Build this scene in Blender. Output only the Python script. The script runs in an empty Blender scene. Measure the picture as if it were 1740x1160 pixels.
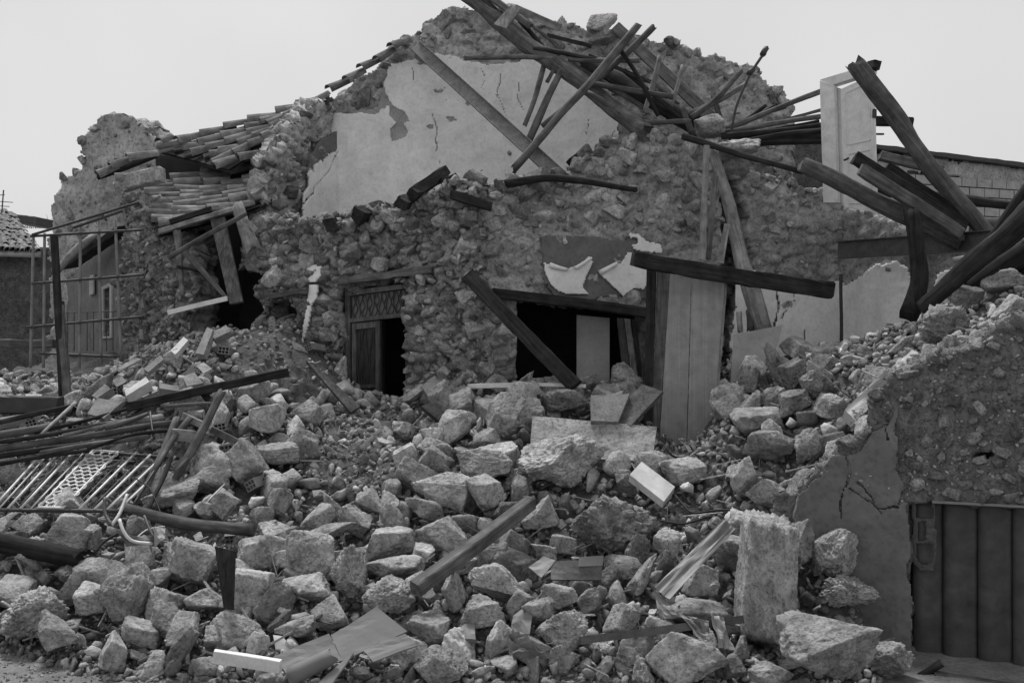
import bpy, bmesh, math, random
import numpy as np
from mathutils import Vector, Matrix, Euler

# ------------------------------------------------------------------ camera, sky, sun, exposure
sc = bpy.context.scene
COL = sc.collection
EYE = 3.0                       # photographer stands on raised ground, lens level
FOC = 35.0
cam_d = bpy.data.cameras.new("camera"); cam_d.lens = FOC; cam_d.sensor_width = 36.0
cam_d.clip_end = 2000.0
cam = bpy.data.objects.new("camera", cam_d); COL.objects.link(cam)
cam.location = (0, 0, EYE); cam.rotation_euler = (math.radians(90), 0, 0)
sc.camera = cam

SUN_EL, SUN_AZ = math.radians(63), math.radians(335)     # azimuth clockwise from +Y: high, a little behind the ruin
world = bpy.data.worlds.new("World"); sc.world = world; world.use_nodes = True
nt = world.node_tree; nt.nodes.clear()
wo = nt.nodes.new("ShaderNodeOutputWorld"); bg = nt.nodes.new("ShaderNodeBackground")
sky = nt.nodes.new("ShaderNodeTexSky"); sky.sky_type = 'NISHITA'; sky.sun_disc = False
sky.sun_elevation = SUN_EL; sky.sun_rotation = SUN_AZ; sky.dust_density = 4.0; sky.air_density = 1.5
bw = nt.nodes.new("ShaderNodeRGBToBW")                    # black-and-white film
mixs = nt.nodes.new("ShaderNodeMix"); mixs.data_type = 'FLOAT'; mixs.inputs[0].default_value = 0.9
mixs.inputs[3].default_value = 2.95                        # even cloud cover
nt.links.new(sky.outputs[0], bw.inputs[0]); nt.links.new(bw.outputs[0], mixs.inputs[2])
wtc = nt.nodes.new("ShaderNodeTexCoord"); wn = nt.nodes.new("ShaderNodeTexNoise"); wn.inputs["Scale"].default_value = 2.2; wn.inputs["Detail"].default_value = 5
wr = nt.nodes.new("ShaderNodeMapRange"); wr.inputs[1].default_value = 0.3; wr.inputs[2].default_value = 0.7; wr.inputs[3].default_value = 0.93; wr.inputs[4].default_value = 1.07
wm = nt.nodes.new("ShaderNodeMath"); wm.operation = 'MULTIPLY'
nt.links.new(wtc.outputs["Generated"], wn.inputs["Vector"]); nt.links.new(wn.outputs[0], wr.inputs[0]); nt.links.new(wr.outputs[0], wm.inputs[1]); nt.links.new(mixs.outputs[0], wm.inputs[0])
nt.links.new(wm.outputs[0], bg.inputs[0]); bg.inputs[1].default_value = 0.1
nt.links.new(bg.outputs[0], wo.inputs[0])
sun_d = bpy.data.lights.new("sun", 'SUN'); sun_d.energy = 1.5; sun_d.angle = math.radians(14)
sun_d.color = (1, 1, 1)
sun = bpy.data.objects.new("sun", sun_d); COL.objects.link(sun)
sdir = Vector((math.sin(SUN_AZ)*math.cos(SUN_EL), math.cos(SUN_AZ)*math.cos(SUN_EL), math.sin(SUN_EL)))
sun.rotation_euler = sdir.to_track_quat('Z', 'Y').to_euler()
vs = sc.view_settings
vs.view_transform = 'Standard'; vs.look = 'None'; vs.gamma = 1.0; vs.use_curve_mapping = False
vs.exposure = 1.17
sc.cycles.max_bounces = 5; sc.cycles.diffuse_bounces = 3; sc.cycles.glossy_bounces = 2

# ------------------------------------------------------------------ projection helpers
F = 1740*FOC/36.0
def P(px, py, D):
    return Vector(((px-870)/F*D, D, EYE+(580-py)/F*D))
def topix(v):
    return 870+v[0]/v[1]*F, 580-(v[2]-EYE)/v[1]*F
class Plane:
    """upright plane through two plan points, each given as (pixel column, distance)"""
    def __init__(s, a, b):
        s.A = np.array([(a[0]-870)/F*a[1], a[1]]); s.B = np.array([(b[0]-870)/F*b[1], b[1]])
        d = s.B-s.A; s.L = np.hypot(*d); s.t = d/s.L
        n = np.array([s.t[1], -s.t[0]])
        if n[1] > 0: n = -n
        s.n = n                                # towards the camera
    def uz(s, px, py):
        k = (px-870)/F
        # ray (k*D, D); A + u t
        M = np.array([[k, -s.t[0]], [1.0, -s.t[1]]])
        D, u = np.linalg.solve(M, s.A)
        return u, EYE+(580-py)/F*D
    def W(s, u, z, off=0.0):
        p = s.A+s.t*u+s.n*off
        return Vector((p[0], p[1], z))
    def pt(s, px, py, off=0.0):
        u, z = s.uz(px, py); return s.W(u, z, off)
    def D(s, px):
        k = (px-870)/F
        M = np.array([[k, -s.t[0]], [1.0, -s.t[1]]])
        return np.linalg.solve(M, s.A)[0]

# ------------------------------------------------------------------ noise (vectorised)
def _hash(ix, iy, iz, seed):
    h = (ix.astype(np.int64)*374761393 + iy.astype(np.int64)*668265263 + iz.astype(np.int64)*2147483647 + seed*1274126177) & 0xffffffff
    h = ((h ^ (h >> 13))*1274126177) & 0xffffffff
    h = ((h ^ (h >> 16))*2246822519) & 0xffffffff
    h = h ^ (h >> 15)
    return (h & 0xffffff)/float(0xffffff)
def vnoise(p, seed=0):
    i = np.floor(p).astype(np.int64); f = p-i; f = f*f*(3-2*f)
    r = 0
    for dx in (0, 1):
        wx = f[:, 0] if dx else 1-f[:, 0]
        for dy in (0, 1):
            wy = f[:, 1] if dy else 1-f[:, 1]
            for dz in (0, 1):
                wz = f[:, 2] if dz else 1-f[:, 2]
                r = r + wx*wy*wz*_hash(i[:, 0]+dx, i[:, 1]+dy, i[:, 2]+dz, seed)
    return r*2-1
def fbm(p, octv=4, seed=0, gain=0.5):
    a, r, s = 1.0, 0, 0
    for k in range(octv):
        r = r + a*vnoise(p*(2.03**k)+k*17.3, seed+k); s += a; a *= gain
    return r/s
def voro2(x, y, seed=0):
    ix, iy = np.floor(x).astype(np.int64), np.floor(y).astype(np.int64)
    f1 = np.full(x.shape, 9.); f2 = f1.copy(); cid = np.zeros(x.shape)
    z0 = np.zeros_like(ix)
    for dx in (-1, 0, 1):
        for dy in (-1, 0, 1):
            cx, cy = ix+dx, iy+dy
            d = np.hypot(cx+_hash(cx, cy, z0, seed)-x, cy+_hash(cx, cy, z0+1, seed)-y)
            c = _hash(cx, cy, z0+2, seed)
            nearer = d < f1
            f2 = np.where(nearer, f1, np.minimum(f2, d)); cid = np.where(nearer, c, cid); f1 = np.where(nearer, d, f1)
    return f1, f2, cid
def sstep(a, b, x):
    t = np.clip((x-a)/(b-a), 0, 1); return t*t*(3-2*t)
def inpoly(x, y, poly):
    poly = np.asarray(poly); r = np.zeros(x.shape, bool); n = len(poly); j = n-1
    for i in range(n):
        xi, yi = poly[i]; xj, yj = poly[j]
        c = ((yi > y) != (yj > y)) & (x < (xj-xi)*(y-yi)/(yj-yi+1e-12)+xi)
        r ^= c; j = i
    return r
def dist_poly(x, y, line):
    d = np.full(x.shape, 1e9)
    for (x0, y0), (x1, y1) in zip(line[:-1], line[1:]):
        vx, vy = x1-x0, y1-y0; L = vx*vx+vy*vy+1e-12
        t = np.clip(((x-x0)*vx+(y-y0)*vy)/L, 0, 1)
        d = np.minimum(d, np.hypot(x-x0-t*vx, y-y0-t*vy))
    return d

# ------------------------------------------------------------------ object helpers
WM = {}
def mesh_np(name, V, faces, smooth=False):
    me = bpy.data.meshes.new(name)
    if isinstance(faces, np.ndarray):
        k = faces.shape[1]; n = len(faces)
        me.vertices.add(len(V)); me.vertices.foreach_set("co", np.ascontiguousarray(V, dtype=np.float32).ravel())
        me.loops.add(n*k); me.loops.foreach_set("vertex_index", np.ascontiguousarray(faces, dtype=np.int32).ravel())
        me.polygons.add(n); me.polygons.foreach_set("loop_start", np.arange(0, n*k, k, dtype=np.int32))
        me.update(calc_edges=True); me.validate()
    else:
        me.from_pydata([tuple(v) for v in V], [], faces); me.update()
    if smooth:
        me.polygons.foreach_set("use_smooth", np.ones(len(me.polygons), bool))
    return me
def link(name, data, mat=None, parent=None, M=None, label=None, cat=None, group=None, kind=None, tone=None):
    o = bpy.data.objects.new(name, data); COL.objects.link(o)
    M = M if M is not None else Matrix.Identity(4)
    WM[o.name] = M
    if parent is not None:
        o.parent = parent; o.matrix_basis = WM[parent.name].inverted() @ M
    else:
        o.matrix_basis = M
    if mat is not None and data is not None:
        if len(data.materials) == 0: data.materials.append(mat)
        elif data.materials[0] != mat:
            o.material_slots[0].link = 'OBJECT'; o.material_slots[0].material = mat
    if label: o["label"] = label
    if cat: o["category"] = cat
    if group: o["group"] = group
    if kind: o["kind"] = kind
    elif parent is None and data is not None and cat: o["kind"] = "thing"
    if tone is not None: o.color = (tone, tone, tone, 1)
    return o
def empty(name, loc, label, cat, group=None):
    o = link(name, None, M=Matrix.Translation(loc), label=label, cat=cat, group=group)
    o.empty_display_size = 0.1; o["kind"] = "thing"
    return o
def wobj(name, V, faces, mat, smooth=False, **kw):
    """mesh from world coordinates; origin put at its base"""
    V = np.array([tuple(v) for v in V], float) if not isinstance(V, np.ndarray) else V
    o = np.array([V[:, 0].mean(), V[:, 1].mean(), V[:, 2].min()])
    me = mesh_np(name, V-o, faces, smooth)
    return link(name, me, mat, M=Matrix.Translation(Vector(o)), **kw)

# ------------------------------------------------------------------ materials (grey film tones)
def _mat(name):
    m = bpy.data.materials.new(name); m.use_nodes = True
    t = m.node_tree; b = t.nodes["Principled BSDF"]
    b.inputs["Specular IOR Level"].default_value = 0.15
    return m, t, b
def N(t, typ, **kw):
    n = t.nodes.new(typ)
    for k, v in kw.items(): setattr(n, k, v)
    return n
def math_n(t, op, a, b=None, c=None):
    n = N(t, "ShaderNodeMath", operation=op)
    for i, v in enumerate((a, b, c)):
        if v is None: continue
        if isinstance(v, (int, float)): n.inputs[i].default_value = v
        else: t.links.new(v, n.inputs[i])
    return n.outputs[0]
def noise_n(t, vec, scale, detail=6, rough=0.6, dist=0.0):
    n = N(t, "ShaderNodeTexNoise"); n.inputs["Scale"].default_value = scale; n.inputs["Detail"].default_value = detail
    n.inputs["Roughness"].default_value = rough; n.inputs["Distortion"].default_value = dist
    t.links.new(vec, n.inputs["Vector"]); return n.outputs[0]
def rng_n(t, v, a, b, c, d):
    n = N(t, "ShaderNodeMapRange"); n.inputs[1].default_value = a; n.inputs[2].default_value = b
    n.inputs[3].default_value = c; n.inputs[4].default_value = d; t.links.new(v, n.inputs[0]); return n.outputs[0]
def bump_n(t, b, h, strength, dist):
    n = N(t, "ShaderNodeBump"); n.inputs["Strength"].default_value = strength; n.inputs["Distance"].default_value = dist
    t.links.new(h, n.inputs["Height"]); t.links.new(n.outputs[0], b.inputs["Normal"])
def stone_mat(name, base=None, lo=0.6, hi=1.25, scale=7.0, island=False, bump=0.7, rough=0.95, spots=0.5, isl=(0.55, 1.35)):
    """mottled stone; base None = tone from the object's own colour"""
    m, t, b = _mat(name)
    g = N(t, "ShaderNodeNewGeometry"); pos = g.outputs["Position"]
    n1 = noise_n(t, pos, scale, 8, 0.65, 0.3); n2 = noise_n(t, pos, scale*5, 6, 0.7); n3 = noise_n(t, pos, scale*0.35, 3, 0.5)
    f = math_n(t, 'MULTIPLY', rng_n(t, n1, 0.3, 0.7, lo, hi), rng_n(t, n3, 0.3, 0.7, 0.8, 1.18))
    pit = rng_n(t, n2, 0.34, 0.52, 1-spots, 1.1)
    f = math_n(t, 'MULTIPLY', f, pit)
    if island:
        f = math_n(t, 'MULTIPLY', f, rng_n(t, g.outputs["Random Per Island"], 0, 1, isl[0], isl[1]))
    if base is None:
        oi = N(t, "ShaderNodeObjectInfo"); bwn = N(t, "ShaderNodeRGBToBW"); t.links.new(oi.outputs["Color"], bwn.inputs[0])
        f = math_n(t, 'MULTIPLY', f, bwn.outputs[0])
    else:
        f = math_n(t, 'MULTIPLY', f, base)
    cc = N(t, "ShaderNodeCombineColor")
    for i in range(3): t.links.new(f, cc.inputs[i])
    t.links.new(cc.outputs[0], b.inputs["Base Color"]); b.inputs["Roughness"].default_value = rough
    h = math_n(t, 'ADD', math_n(t, 'MULTIPLY', n1, 0.6), math_n(t, 'MULTIPLY', n2, 0.45))
    bump_n(t, b, h, bump, 0.075)
    return m
def wood_mat(name, base, lo=0.55, hi=1.35, gx=28.0, gz=1.6, bump=0.6, rough=0.85, wear=0.5):
    """grain runs along the object's own Z"""
    m, t, b = _mat(name)
    tc = N(t, "ShaderNodeTexCoord"); oi = N(t, "ShaderNodeObjectInfo")
    mp = N(t, "ShaderNodeMapping"); mp.inputs["Scale"].default_value = (gx, gx, gz)
    add = N(t, "ShaderNodeVectorMath", operation='ADD'); t.links.new(tc.outputs["Object"], add.inputs[0])
    rv = N(t, "ShaderNodeCombineXYZ"); t.links.new(math_n(t, 'MULTIPLY', oi.outputs["Random"], 30.0), rv.inputs[2]); t.links.new(rv.outputs[0], add.inputs[1])
    t.links.new(add.outputs[0], mp.inputs[0])
    n1 = noise_n(t, mp.outputs[0], 1.0, 7, 0.65, 0.6)
    n2 = noise_n(t, add.outputs[0], 5.0, 5, 0.6)
    f = math_n(t, 'MULTIPLY', rng_n(t, n1, 0.3, 0.7, lo, hi), rng_n(t, n2, 0.3, 0.7, 1-wear, 1+wear))
    f = math_n(t, 'MULTIPLY', f, rng_n(t, oi.outputs["Random"], 0, 1, 0.75*base, 1.25*base))
    cc = N(t, "ShaderNodeCombineColor")
    for i in range(3): t.links.new(f, cc.inputs[i])
    t.links.new(cc.outputs[0], b.inputs["Base Color"]); b.inputs["Roughness"].default_value = rough
    bump_n(t, b, n1, bump, 0.012)
    return m
def plain_mat(name, base, var=0.25, scale=9.0, rough=0.8, metal=0.0, bump=0.15, spec=0.2, fine=0.0):
    m, t, b = _mat(name)
    g = N(t, "ShaderNodeNewGeometry")
    n1 = noise_n(t, g.outputs["Position"], scale, 7, 0.6, 0.4); n2 = noise_n(t, g.outputs["Position"], scale*0.2, 4, 0.6)
    f = math_n(t, 'MULTIPLY', rng_n(t, n1, 0.25, 0.75, base*(1-var), base*(1+var)), rng_n(t, n2, 0.3, 0.7, 1-var*0.5, 1+var*0.4))
    if fine:
        n3 = noise_n(t, g.outputs["Position"], scale*6, 3, 0.6); f = math_n(t, 'MULTIPLY', f, rng_n(t, n3, 0.36, 0.5, 1-fine, 1.0))
    cc = N(t, "ShaderNodeCombineColor")
    for i in range(3): t.links.new(f, cc.inputs[i])
    t.links.new(cc.outputs[0], b.inputs["Base Color"]); b.inputs["Roughness"].default_value = rough
    b.inputs["Metallic"].default_value = metal; b.inputs["Specular IOR Level"].default_value = spec
    bump_n(t, b, n1, bump, 0.02)
    return m
M_ROCK = stone_mat("limestone", None, 0.45, 1.5, 6.0, bump=1.0, spots=0.5)
M_ROCKS = stone_mat("limestone_rubble", 0.335, 0.5, 1.5, 5.0, island=True, bump=0.9, spots=0.38, isl=(0.4, 1.6))
M_WSTONE = stone_mat("wall_stone", None, 0.5, 1.4, 9.0, bump=1.0, spots=0.6)
M_WSTUFF = stone_mat("wall_stone_small", 0.42, 0.6, 1.3, 9.0, island=True)
M_MORTAR = stone_mat("old_mortar", 0.29, 0.45, 1.6, 5.0, bump=1.0, spots=0.55)
M_MORTAR2 = stone_mat("grey_mortar", 0.35, 0.6, 1.35, 4.0, bump=0.9, spots=0.5)
M_GABLE = stone_mat("gable_mortar", 0.38, 0.6, 1.35, 3.0, bump=0.9, spots=0.5)
M_SOIL = stone_mat("dusty_soil", 0.13, 0.6, 1.4, 9.0, bump=1.0, spots=0.5)
M_GRAVEL = stone_mat("gravel", 0.27, 0.7, 1.25, 12.0, island=True)
M_STREET = stone_mat("worn_street", 0.17, 0.75, 1.25, 5.0, bump=0.5, spots=0.35)
M_PLASTER = plain_mat("pale_plaster", 0.80, 0.17, 3.0, 0.9, bump=0.25, fine=0.12)
M_UNDER = plain_mat("plaster_undercoat", 0.36, 0.25, 5.0, 0.95, bump=0.5, fine=0.25)
M_PLASTER2 = plain_mat("grey_plaster", 0.38, 0.2, 3.0, 0.9, bump=0.3, fine=0.1)
M_SHADE = plain_mat("shade_dark_inner_plaster", 0.035, 0.3, 4.0, 0.95)  # near-black base colour paints in the shade of the unlit rooms
M_DARKWALL = stone_mat("old_dark_wall", 0.09, 0.5, 1.6, 4.0, bump=0.8, spots=0.6)
M_NEARW = stone_mat("near_wall_mortar", 0.17, 0.45, 1.6, 6.0, bump=1.0, spots=0.6)
M_PLASTER3 = plain_mat("dirty_plaster", 0.16, 0.25, 3.0, 0.9, bump=0.4, fine=0.2)
M_BLOCK = plain_mat("concrete_block", 0.36, 0.2, 8.0, 0.95, bump=0.4, fine=0.25)
M_CONC = plain_mat("concrete", 0.22, 0.3, 6.0, 0.95, bump=0.5, fine=0.35)
M_WHITE = plain_mat("white_paint", 0.70, 0.18, 6.0, 0.7, bump=0.12, fine=0.10)
M_WHITESTONE = plain_mat("white_slab", 0.5, 0.25, 8.0, 0.8, bump=0.2)
M_WOOD_D = wood_mat("dark_weathered_wood", 0.028, 0.4, 1.7, wear=0.4)
M_WOOD_M = wood_mat("weathered_wood", 0.105, 0.45, 1.5, wear=0.4)
M_WOOD_P = wood_mat("pale_wood", 0.22, wear=0.5)
M_WOOD_G = wood_mat("grey_boards", 0.28, 0.85, 1.12, 22.0, 0.4, 0.2, wear=0.2)
M_STEEL = plain_mat("rusty_steel", 0.09, 0.35, 9.0, 0.6, 0.3, bump=0.3, spec=0.4, fine=0.3)
M_CHAN = plain_mat("pale_rusty_channel", 0.20, 0.4, 9.0, 0.7, 0.1, bump=0.3, fine=0.4)
M_STEEL_D = plain_mat("dark_steel", 0.05, 0.3, 9.0, 0.55, 0.3, bump=0.2, spec=0.4)
M_METAL = plain_mat("grey_sheet_metal", 0.20, 0.3, 5.0, 0.6, 0.05, bump=0.2, spec=0.4)
M_RAIL = plain_mat("pale_painted_iron", 0.50, 0.25, 14.0, 0.5, 0.1, bump=0.15, spec=0.4)
M_SHUT = plain_mat("shutter_paint", 0.068, 0.4, 7.0, 0.55, 0.1, bump=0.08, spec=0.3)
M_TILE = wood_mat("clay_tile", 0.17, 0.6, 1.35, 10.0, 5.0, 0.5, 0.95, wear=0.4)
M_BRICK = plain_mat("hollow_clay_brick", 0.2, 0.25, 10.0, 0.9, bump=0.3, fine=0.2)
M_CHALK = plain_mat("worn_chalky_paint", 0.10, 0.4, 20.0, 0.9, bump=0.3, fine=0.4)
M_BLACK = plain_mat("black_rubber", 0.02, 0.2, 9.0, 0.6)
M_CARD = plain_mat("cardboard", 0.18, 0.12, 5.0, 0.85, bump=0.1)

# ------------------------------------------------------------------ rocks
def rotm(rs, N_):
    q = rs.normal(size=(N_, 4)); q /= np.linalg.norm(q, axis=1)[:, None]; a, b, c, d = q.T
    return np.stack([np.stack([a*a+b*b-c*c-d*d, 2*(b*c-a*d), 2*(b*d+a*c)], -1), np.stack([2*(b*c+a*d), a*a-b*b+c*c-d*d, 2*(c*d-a*b)], -1), np.stack([2*(b*d-a*c), 2*(c*d+a*b), a*a-b*b-c*c+d*d], -1)], -2)
_ico = {}
def ico(sub):
    if sub not in _ico:
        bm = bmesh.new(); bmesh.ops.create_icosphere(bm, subdivisions=sub, radius=1.0)
        V = np.array([v.co[:] for v in bm.verts]); Fc = np.array([[v.index for v in f.verts] for f in bm.faces], int); bm.free()
        _ico[sub] = (V/np.linalg.norm(V, axis=1)[:, None], Fc)
    return _ico[sub]
def rock_verts(seed, sub, planes=11, sharp=18, rough=1.0, box=0.0):
    rs = np.random.RandomState(seed); V, Fc = ico(sub)
    nn = rs.normal(size=(planes, 3)); nn /= np.linalg.norm(nn, axis=1)[:, None]
    dd = rs.uniform(0.48, 1.0, planes)
    if box > 0:
        q = np.array([[1, 0, 0], [-1, 0, 0], [0, 1, 0], [0, -1, 0], [0, 0, 1], [0, 0, -1]], float)+rs.normal(size=(6, 3))*(0.16/box*0.6)
        q /= np.linalg.norm(q, axis=1)[:, None]
        nn = np.vstack([nn, q]); dd = np.concatenate([dd*1.15, rs.uniform(0.66, 0.8, 6)])
    else:
        q = np.array([[1, 0, 0], [-1, 0, 0], [0, 1, 0], [0, -1, 0], [0, 0, 1], [0, 0, -1]], float)
        Rq = rotm(rs, 1)[0]; nn = np.vstack([nn, q@Rq]); dd = np.concatenate([dd, rs.uniform(0.75, 1.15, 6)])
    ex = rs.normal(size=(7, 3)); ex /= np.linalg.norm(ex, axis=1)[:, None]      # chipped corners
    nn = np.vstack([nn, ex]); dd = np.concatenate([dd, rs.uniform(0.86, 1.04, 7)])
    s = np.clip(V@nn.T/dd, 0, None)
    r = 1.0/np.power(np.power(s, sharp).sum(1), 1.0/sharp)
    o = rs.uniform(-50, 50, 3)
    X = V*r[:, None]
    disp = 0.05*fbm(X*1.6+o, 2, seed)-0.14*np.maximum(0, fbm(X*3.2+o, 3, seed+9))
    if sub >= 3: disp = disp+0.040*fbm(X*7+o, 2, seed+5)
    if sub >= 4: disp = disp+0.042*fbm(X*14+o, 2, seed+7)
    if sub >= 5: disp = disp+0.024*fbm(X*32+o, 2, seed+8)
    if sub >= 6: disp = disp+0.008*fbm(X*70+o, 2, seed+6)
    X = X*(1+disp*rough)[:, None]
    if planes < 12:                       # wedges and skewed blocks
        k = rs.uniform(-0.28, 0.28, 3)*(0.6 if box else 1.0)
        X[:, 0] *= 1+k[0]*X[:, 2]; X[:, 2] *= 1+k[1]*X[:, 0]; X[:, 1] *= 1+k[2]*X[:, 0]
    X -= (X.max(0)+X.min(0))/2
    X /= np.abs(X).max(0)
    return X, Fc
PROTO = []      # (mesh, shape word)
SHAPES = [("angular", dict(planes=8, sharp=48)), ("blocky", dict(planes=4, sharp=45, box=1.0, rough=0.8)), ("rounded", dict(planes=15, sharp=16)), ("jagged", dict(planes=7, sharp=40, rough=1.7)), ("lumpy", dict(planes=16, sharp=11, rough=3.0))]
for i in range(24):
    w, kw = SHAPES[i % 4]
    X, Fc = rock_verts(100+i, 5 if i < 16 else 4, **kw)
    PROTO.append((mesh_np("stone_shape", X, Fc), w))
SMALL3 = [rock_verts(300+i, 4, **SHAPES[i % 4][1]) for i in range(8)]
SMALL2 = [rock_verts(320+i, 3, **SHAPES[(0, 1, 3, 0)[i % 4]][1]) for i in range(12)]
SMALL1 = [rock_verts(340+i, 2, planes=5+i % 3, sharp=60, rough=0.8) for i in range(16)]
CRUMB = [rock_verts(360+i, 1, planes=6, sharp=30) for i in range(12)]
def scatter_mesh(name, pts, size, shapes, seed, flat=(0.55, 0.85)):
    """many small stones joined into one mesh (arrays of verts/faces)"""
    rs = np.random.RandomState(seed); pts = np.asarray(pts); size = np.asarray(size)
    which = rs.randint(0, len(shapes), len(pts)); VV, FF, off = [], [], 0
    for k, (X, Fc) in enumerate(shapes):
        ix = np.where(which == k)[0]
        if len(ix) == 0: continue
        sc3 = np.stack([rs.uniform(0.8, 1.6, len(ix)), rs.uniform(0.5, 1.0, len(ix)), rs.uniform(0.3, flat[1], len(ix))], -1)*size[ix][:, None]
        R = rotm(rs, len(ix))
        Y = np.einsum('nij,nvj->nvi', R, X[None]*sc3[:, None, :])+pts[ix][:, None, :]
        VV.append(Y.reshape(-1, 3)); FF.append((Fc[None]+(np.arange(len(ix))*len(X))[:, None, None]).reshape(-1, 3)+off); off += len(ix)*len(X)
    return np.concatenate(VV), np.concatenate(FF)

# ------------------------------------------------------------------ terrain of the rubble heap
RW = Plane((1350, 10.1), (1770, 9.05))          # near wall on the right with the shutter
CTL = [  # (px, py, D) points the heap passes through
 (-80,1090,9.3),(60,1086,9.7),(150,1110,9.2),(215,1150,8.9),(320,1150,8.8),(500,1140,8.8),(700,1140,8.8),(900,1140,8.8),(1100,1140,8.8),(1300,1140,8.8),(1450,1130,8.9),
 (-80,1010,10),(60,1010,10),(200,1020,9.9),(350,1015,9.8),(520,1010,9.8),(700,1010,9.8),(900,1015,9.8),(1100,1030,9.7),(1250,1030,9.6),
 (-80,930,11),(80,930,11),(250,930,11),(450,920,11),(650,915,11),(850,915,11),(1000,925,10.9),(1150,940,10.6),(1260,900,10.6),
 (-80,850,12),(100,850,12),(300,840,12),(480,830,12),(640,820,12),(800,810,12),(960,815,12),(1100,815,11.8),(1230,800,11.6),(1340,820,11.0),
 (-80,760,13),(100,765,13),(300,745,13),(450,725,13),(560,760,13),(640,755,13),(760,735,13),(900,740,13),(1050,762,12.9),(1165,790,12.6),(1250,715,12.6),(1340,700,12.2),(1420,720,11.3),
 (-80,700,14.5),(60,700,14.5),(200,680,14.2),(330,635,14.3),(430,650,14.2),(520,665,14.2),(600,705,14.4),(680,700,14.3),(780,670,14.2),(900,665,14.2),(1020,668,14.2),(1100,700,14.0),(1165,765,13.7),(1240,650,13.8),(1330,625,13.3),(1420,600,13.0),
 (-80,640,17),(60,640,17),(180,640,16.5),(280,585,16.2),(350,560,16),(430,545,15.8),(500,560,15.6),(570,610,15.6),(600,700,15.9),(660,705,15.7),(740,655,15.0),(860,655,15.2),(1000,655,15.5),(1200,640,15.5),(1350,620,15.3),
 (-80,600,21),(60,600,21),(200,600,20),(400,560,19),(640,700,19),(1000,690,19),
 (1500,600,12.6),(1560,560,12.6),(1640,505,12.7),(1740,450,12.7),(1850,420,12.7),
 (1480,665,11.5),(1560,610,11.5),(1650,560,11.5),(1760,500,11.5),
 (1430,760,10.7),(1500,690,10.7),(1560,620,10.7),(1660,575,10.6),(1780,520,10.5),(1560,625,10.1),(1700,570,9.9),(1850,530,9.7),
 (1500,600,15),(1650,560,15.5),(1800,560,16)]
CP = np.array([tuple(P(*c)) for c in CTL])
def _ker(d): return d
_A = _ker(np.hypot(CP[:, None, 0]-CP[None, :, 0], CP[:, None, 1]-CP[None, :, 1]))
_n = len(CP); _S = np.zeros((_n+3, _n+3)); _S[:_n, :_n] = _A-0.06*np.eye(_n)
_Pm = np.stack([np.ones(_n), CP[:, 0], CP[:, 1]], 1); _S[:_n, _n:] = _Pm; _S[_n:, :_n] = _Pm.T
_w = np.linalg.solve(_S, np.concatenate([CP[:, 2], np.zeros(3)]))
def heap0(x, y):
    x = np.asarray(x, float); y = np.asarray(y, float); sh = x.shape; x = x.ravel(); y = y.ravel()
    z = np.empty(len(x))
    for a in range(0, len(x), 20000):
        xs, ys = x[a:a+20000], y[a:a+20000]
        d = np.hypot(xs[:, None]-CP[None, :, 0], ys[:, None]-CP[None, :, 1])
        z[a:a+20000] = _ker(d)@_w[:_n]+_w[_n]+_w[_n+1]*xs+_w[_n+2]*ys
    return z.reshape(sh)
def front_of_rw(x, y):
    """signed distance in front of the near right wall plane"""
    return (x-RW.A[0])*RW.n[0]+(y-RW.A[1])*RW.n[1]
def heap(x, y):
    z = heap0(x, y)
    f = front_of_rw(x, y); u = (x-RW.A[0])*RW.t[0]+(y-RW.A[1])*RW.t[1]
    k = sstep(-0.60, -0.40, f)*sstep(0.25, 0.85, u)
    zf = np.maximum(-0.35, 0.75-0.75*u)
    z = z*(1-k)+np.minimum(z, zf)*k
    street = np.maximum(sstep(8.9, 8.35, y), sstep(0.05, -0.35, (x+5.2)*0.583+(y-10.0)*0.812))
    return z*(1-street)-0.25*street
def hit(px, py, d0=8.6, d1=20.0):
    D = np.linspace(d0, d1, 460); x = (px-870)/F*D; z = EYE+(580-py)/F*D
    h = np.maximum(heap(x, D), 0.0); w = np.where(z <= h)[0]
    return D[w[0]] if len(w) else d1

# street
gv = [(-300, -60, 0), (300, -60, 0), (300, 600, 0), (-300, 600, 0)]
street = link("street", mesh_np("street", np.array(gv, float), np.array([[0, 1, 2, 3]])), M_STREET, kind="structure")
# heap ground
gx = np.arange(-9.0, 9.01, 0.06); gy = np.arange(8.3, 21.0, 0.06)
XX, YY = np.meshgrid(gx, gy); pp = np.stack([XX.ravel(), YY.ravel(), np.zeros(XX.size)], -1)
ZZ = heap(XX, YY)
amp = sstep(8.4, 9.6, YY)
ZZ = ZZ+amp*(0.16*fbm(pp*1.4, 3, 3)+0.07*fbm(pp*4.5, 3, 8)+0.03*fbm(pp*14, 2, 6)).reshape(XX.shape)-0.06
nx, ny = len(gx), len(gy); idx = np.arange(nx*ny).reshape(ny, nx)
_px = 870+XX/YY*F; _py = 580-(ZZ-EYE)/YY*F
_soft = np.zeros(XX.shape, bool)
for _pg in ([(585,680),(700,680),(650,750),(710,800),(650,850),(520,820),(510,740)], [(390,540),(530,545),(610,680),(500,650),(430,640),(390,610)], [(1080,690),(1240,690),(1240,800),(1080,800)]): _soft |= inpoly(_px, _py, _pg)
_soft |= (YY > 14.6) | (_py < 640)
ZZ = ZZ-np.where(_soft, 0.0, 0.13)*sstep(8.8, 9.5, YY)*(ZZ > 0.1)
SURF = ZZ+np.where(_soft, 0.0, 0.13)*sstep(8.8, 9.5, YY)*(ZZ > -0.03)
Fq = np.stack([idx[:-1, :-1], idx[:-1, 1:], idx[1:, 1:], idx[1:, :-1]], -1).reshape(-1, 4)
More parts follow.
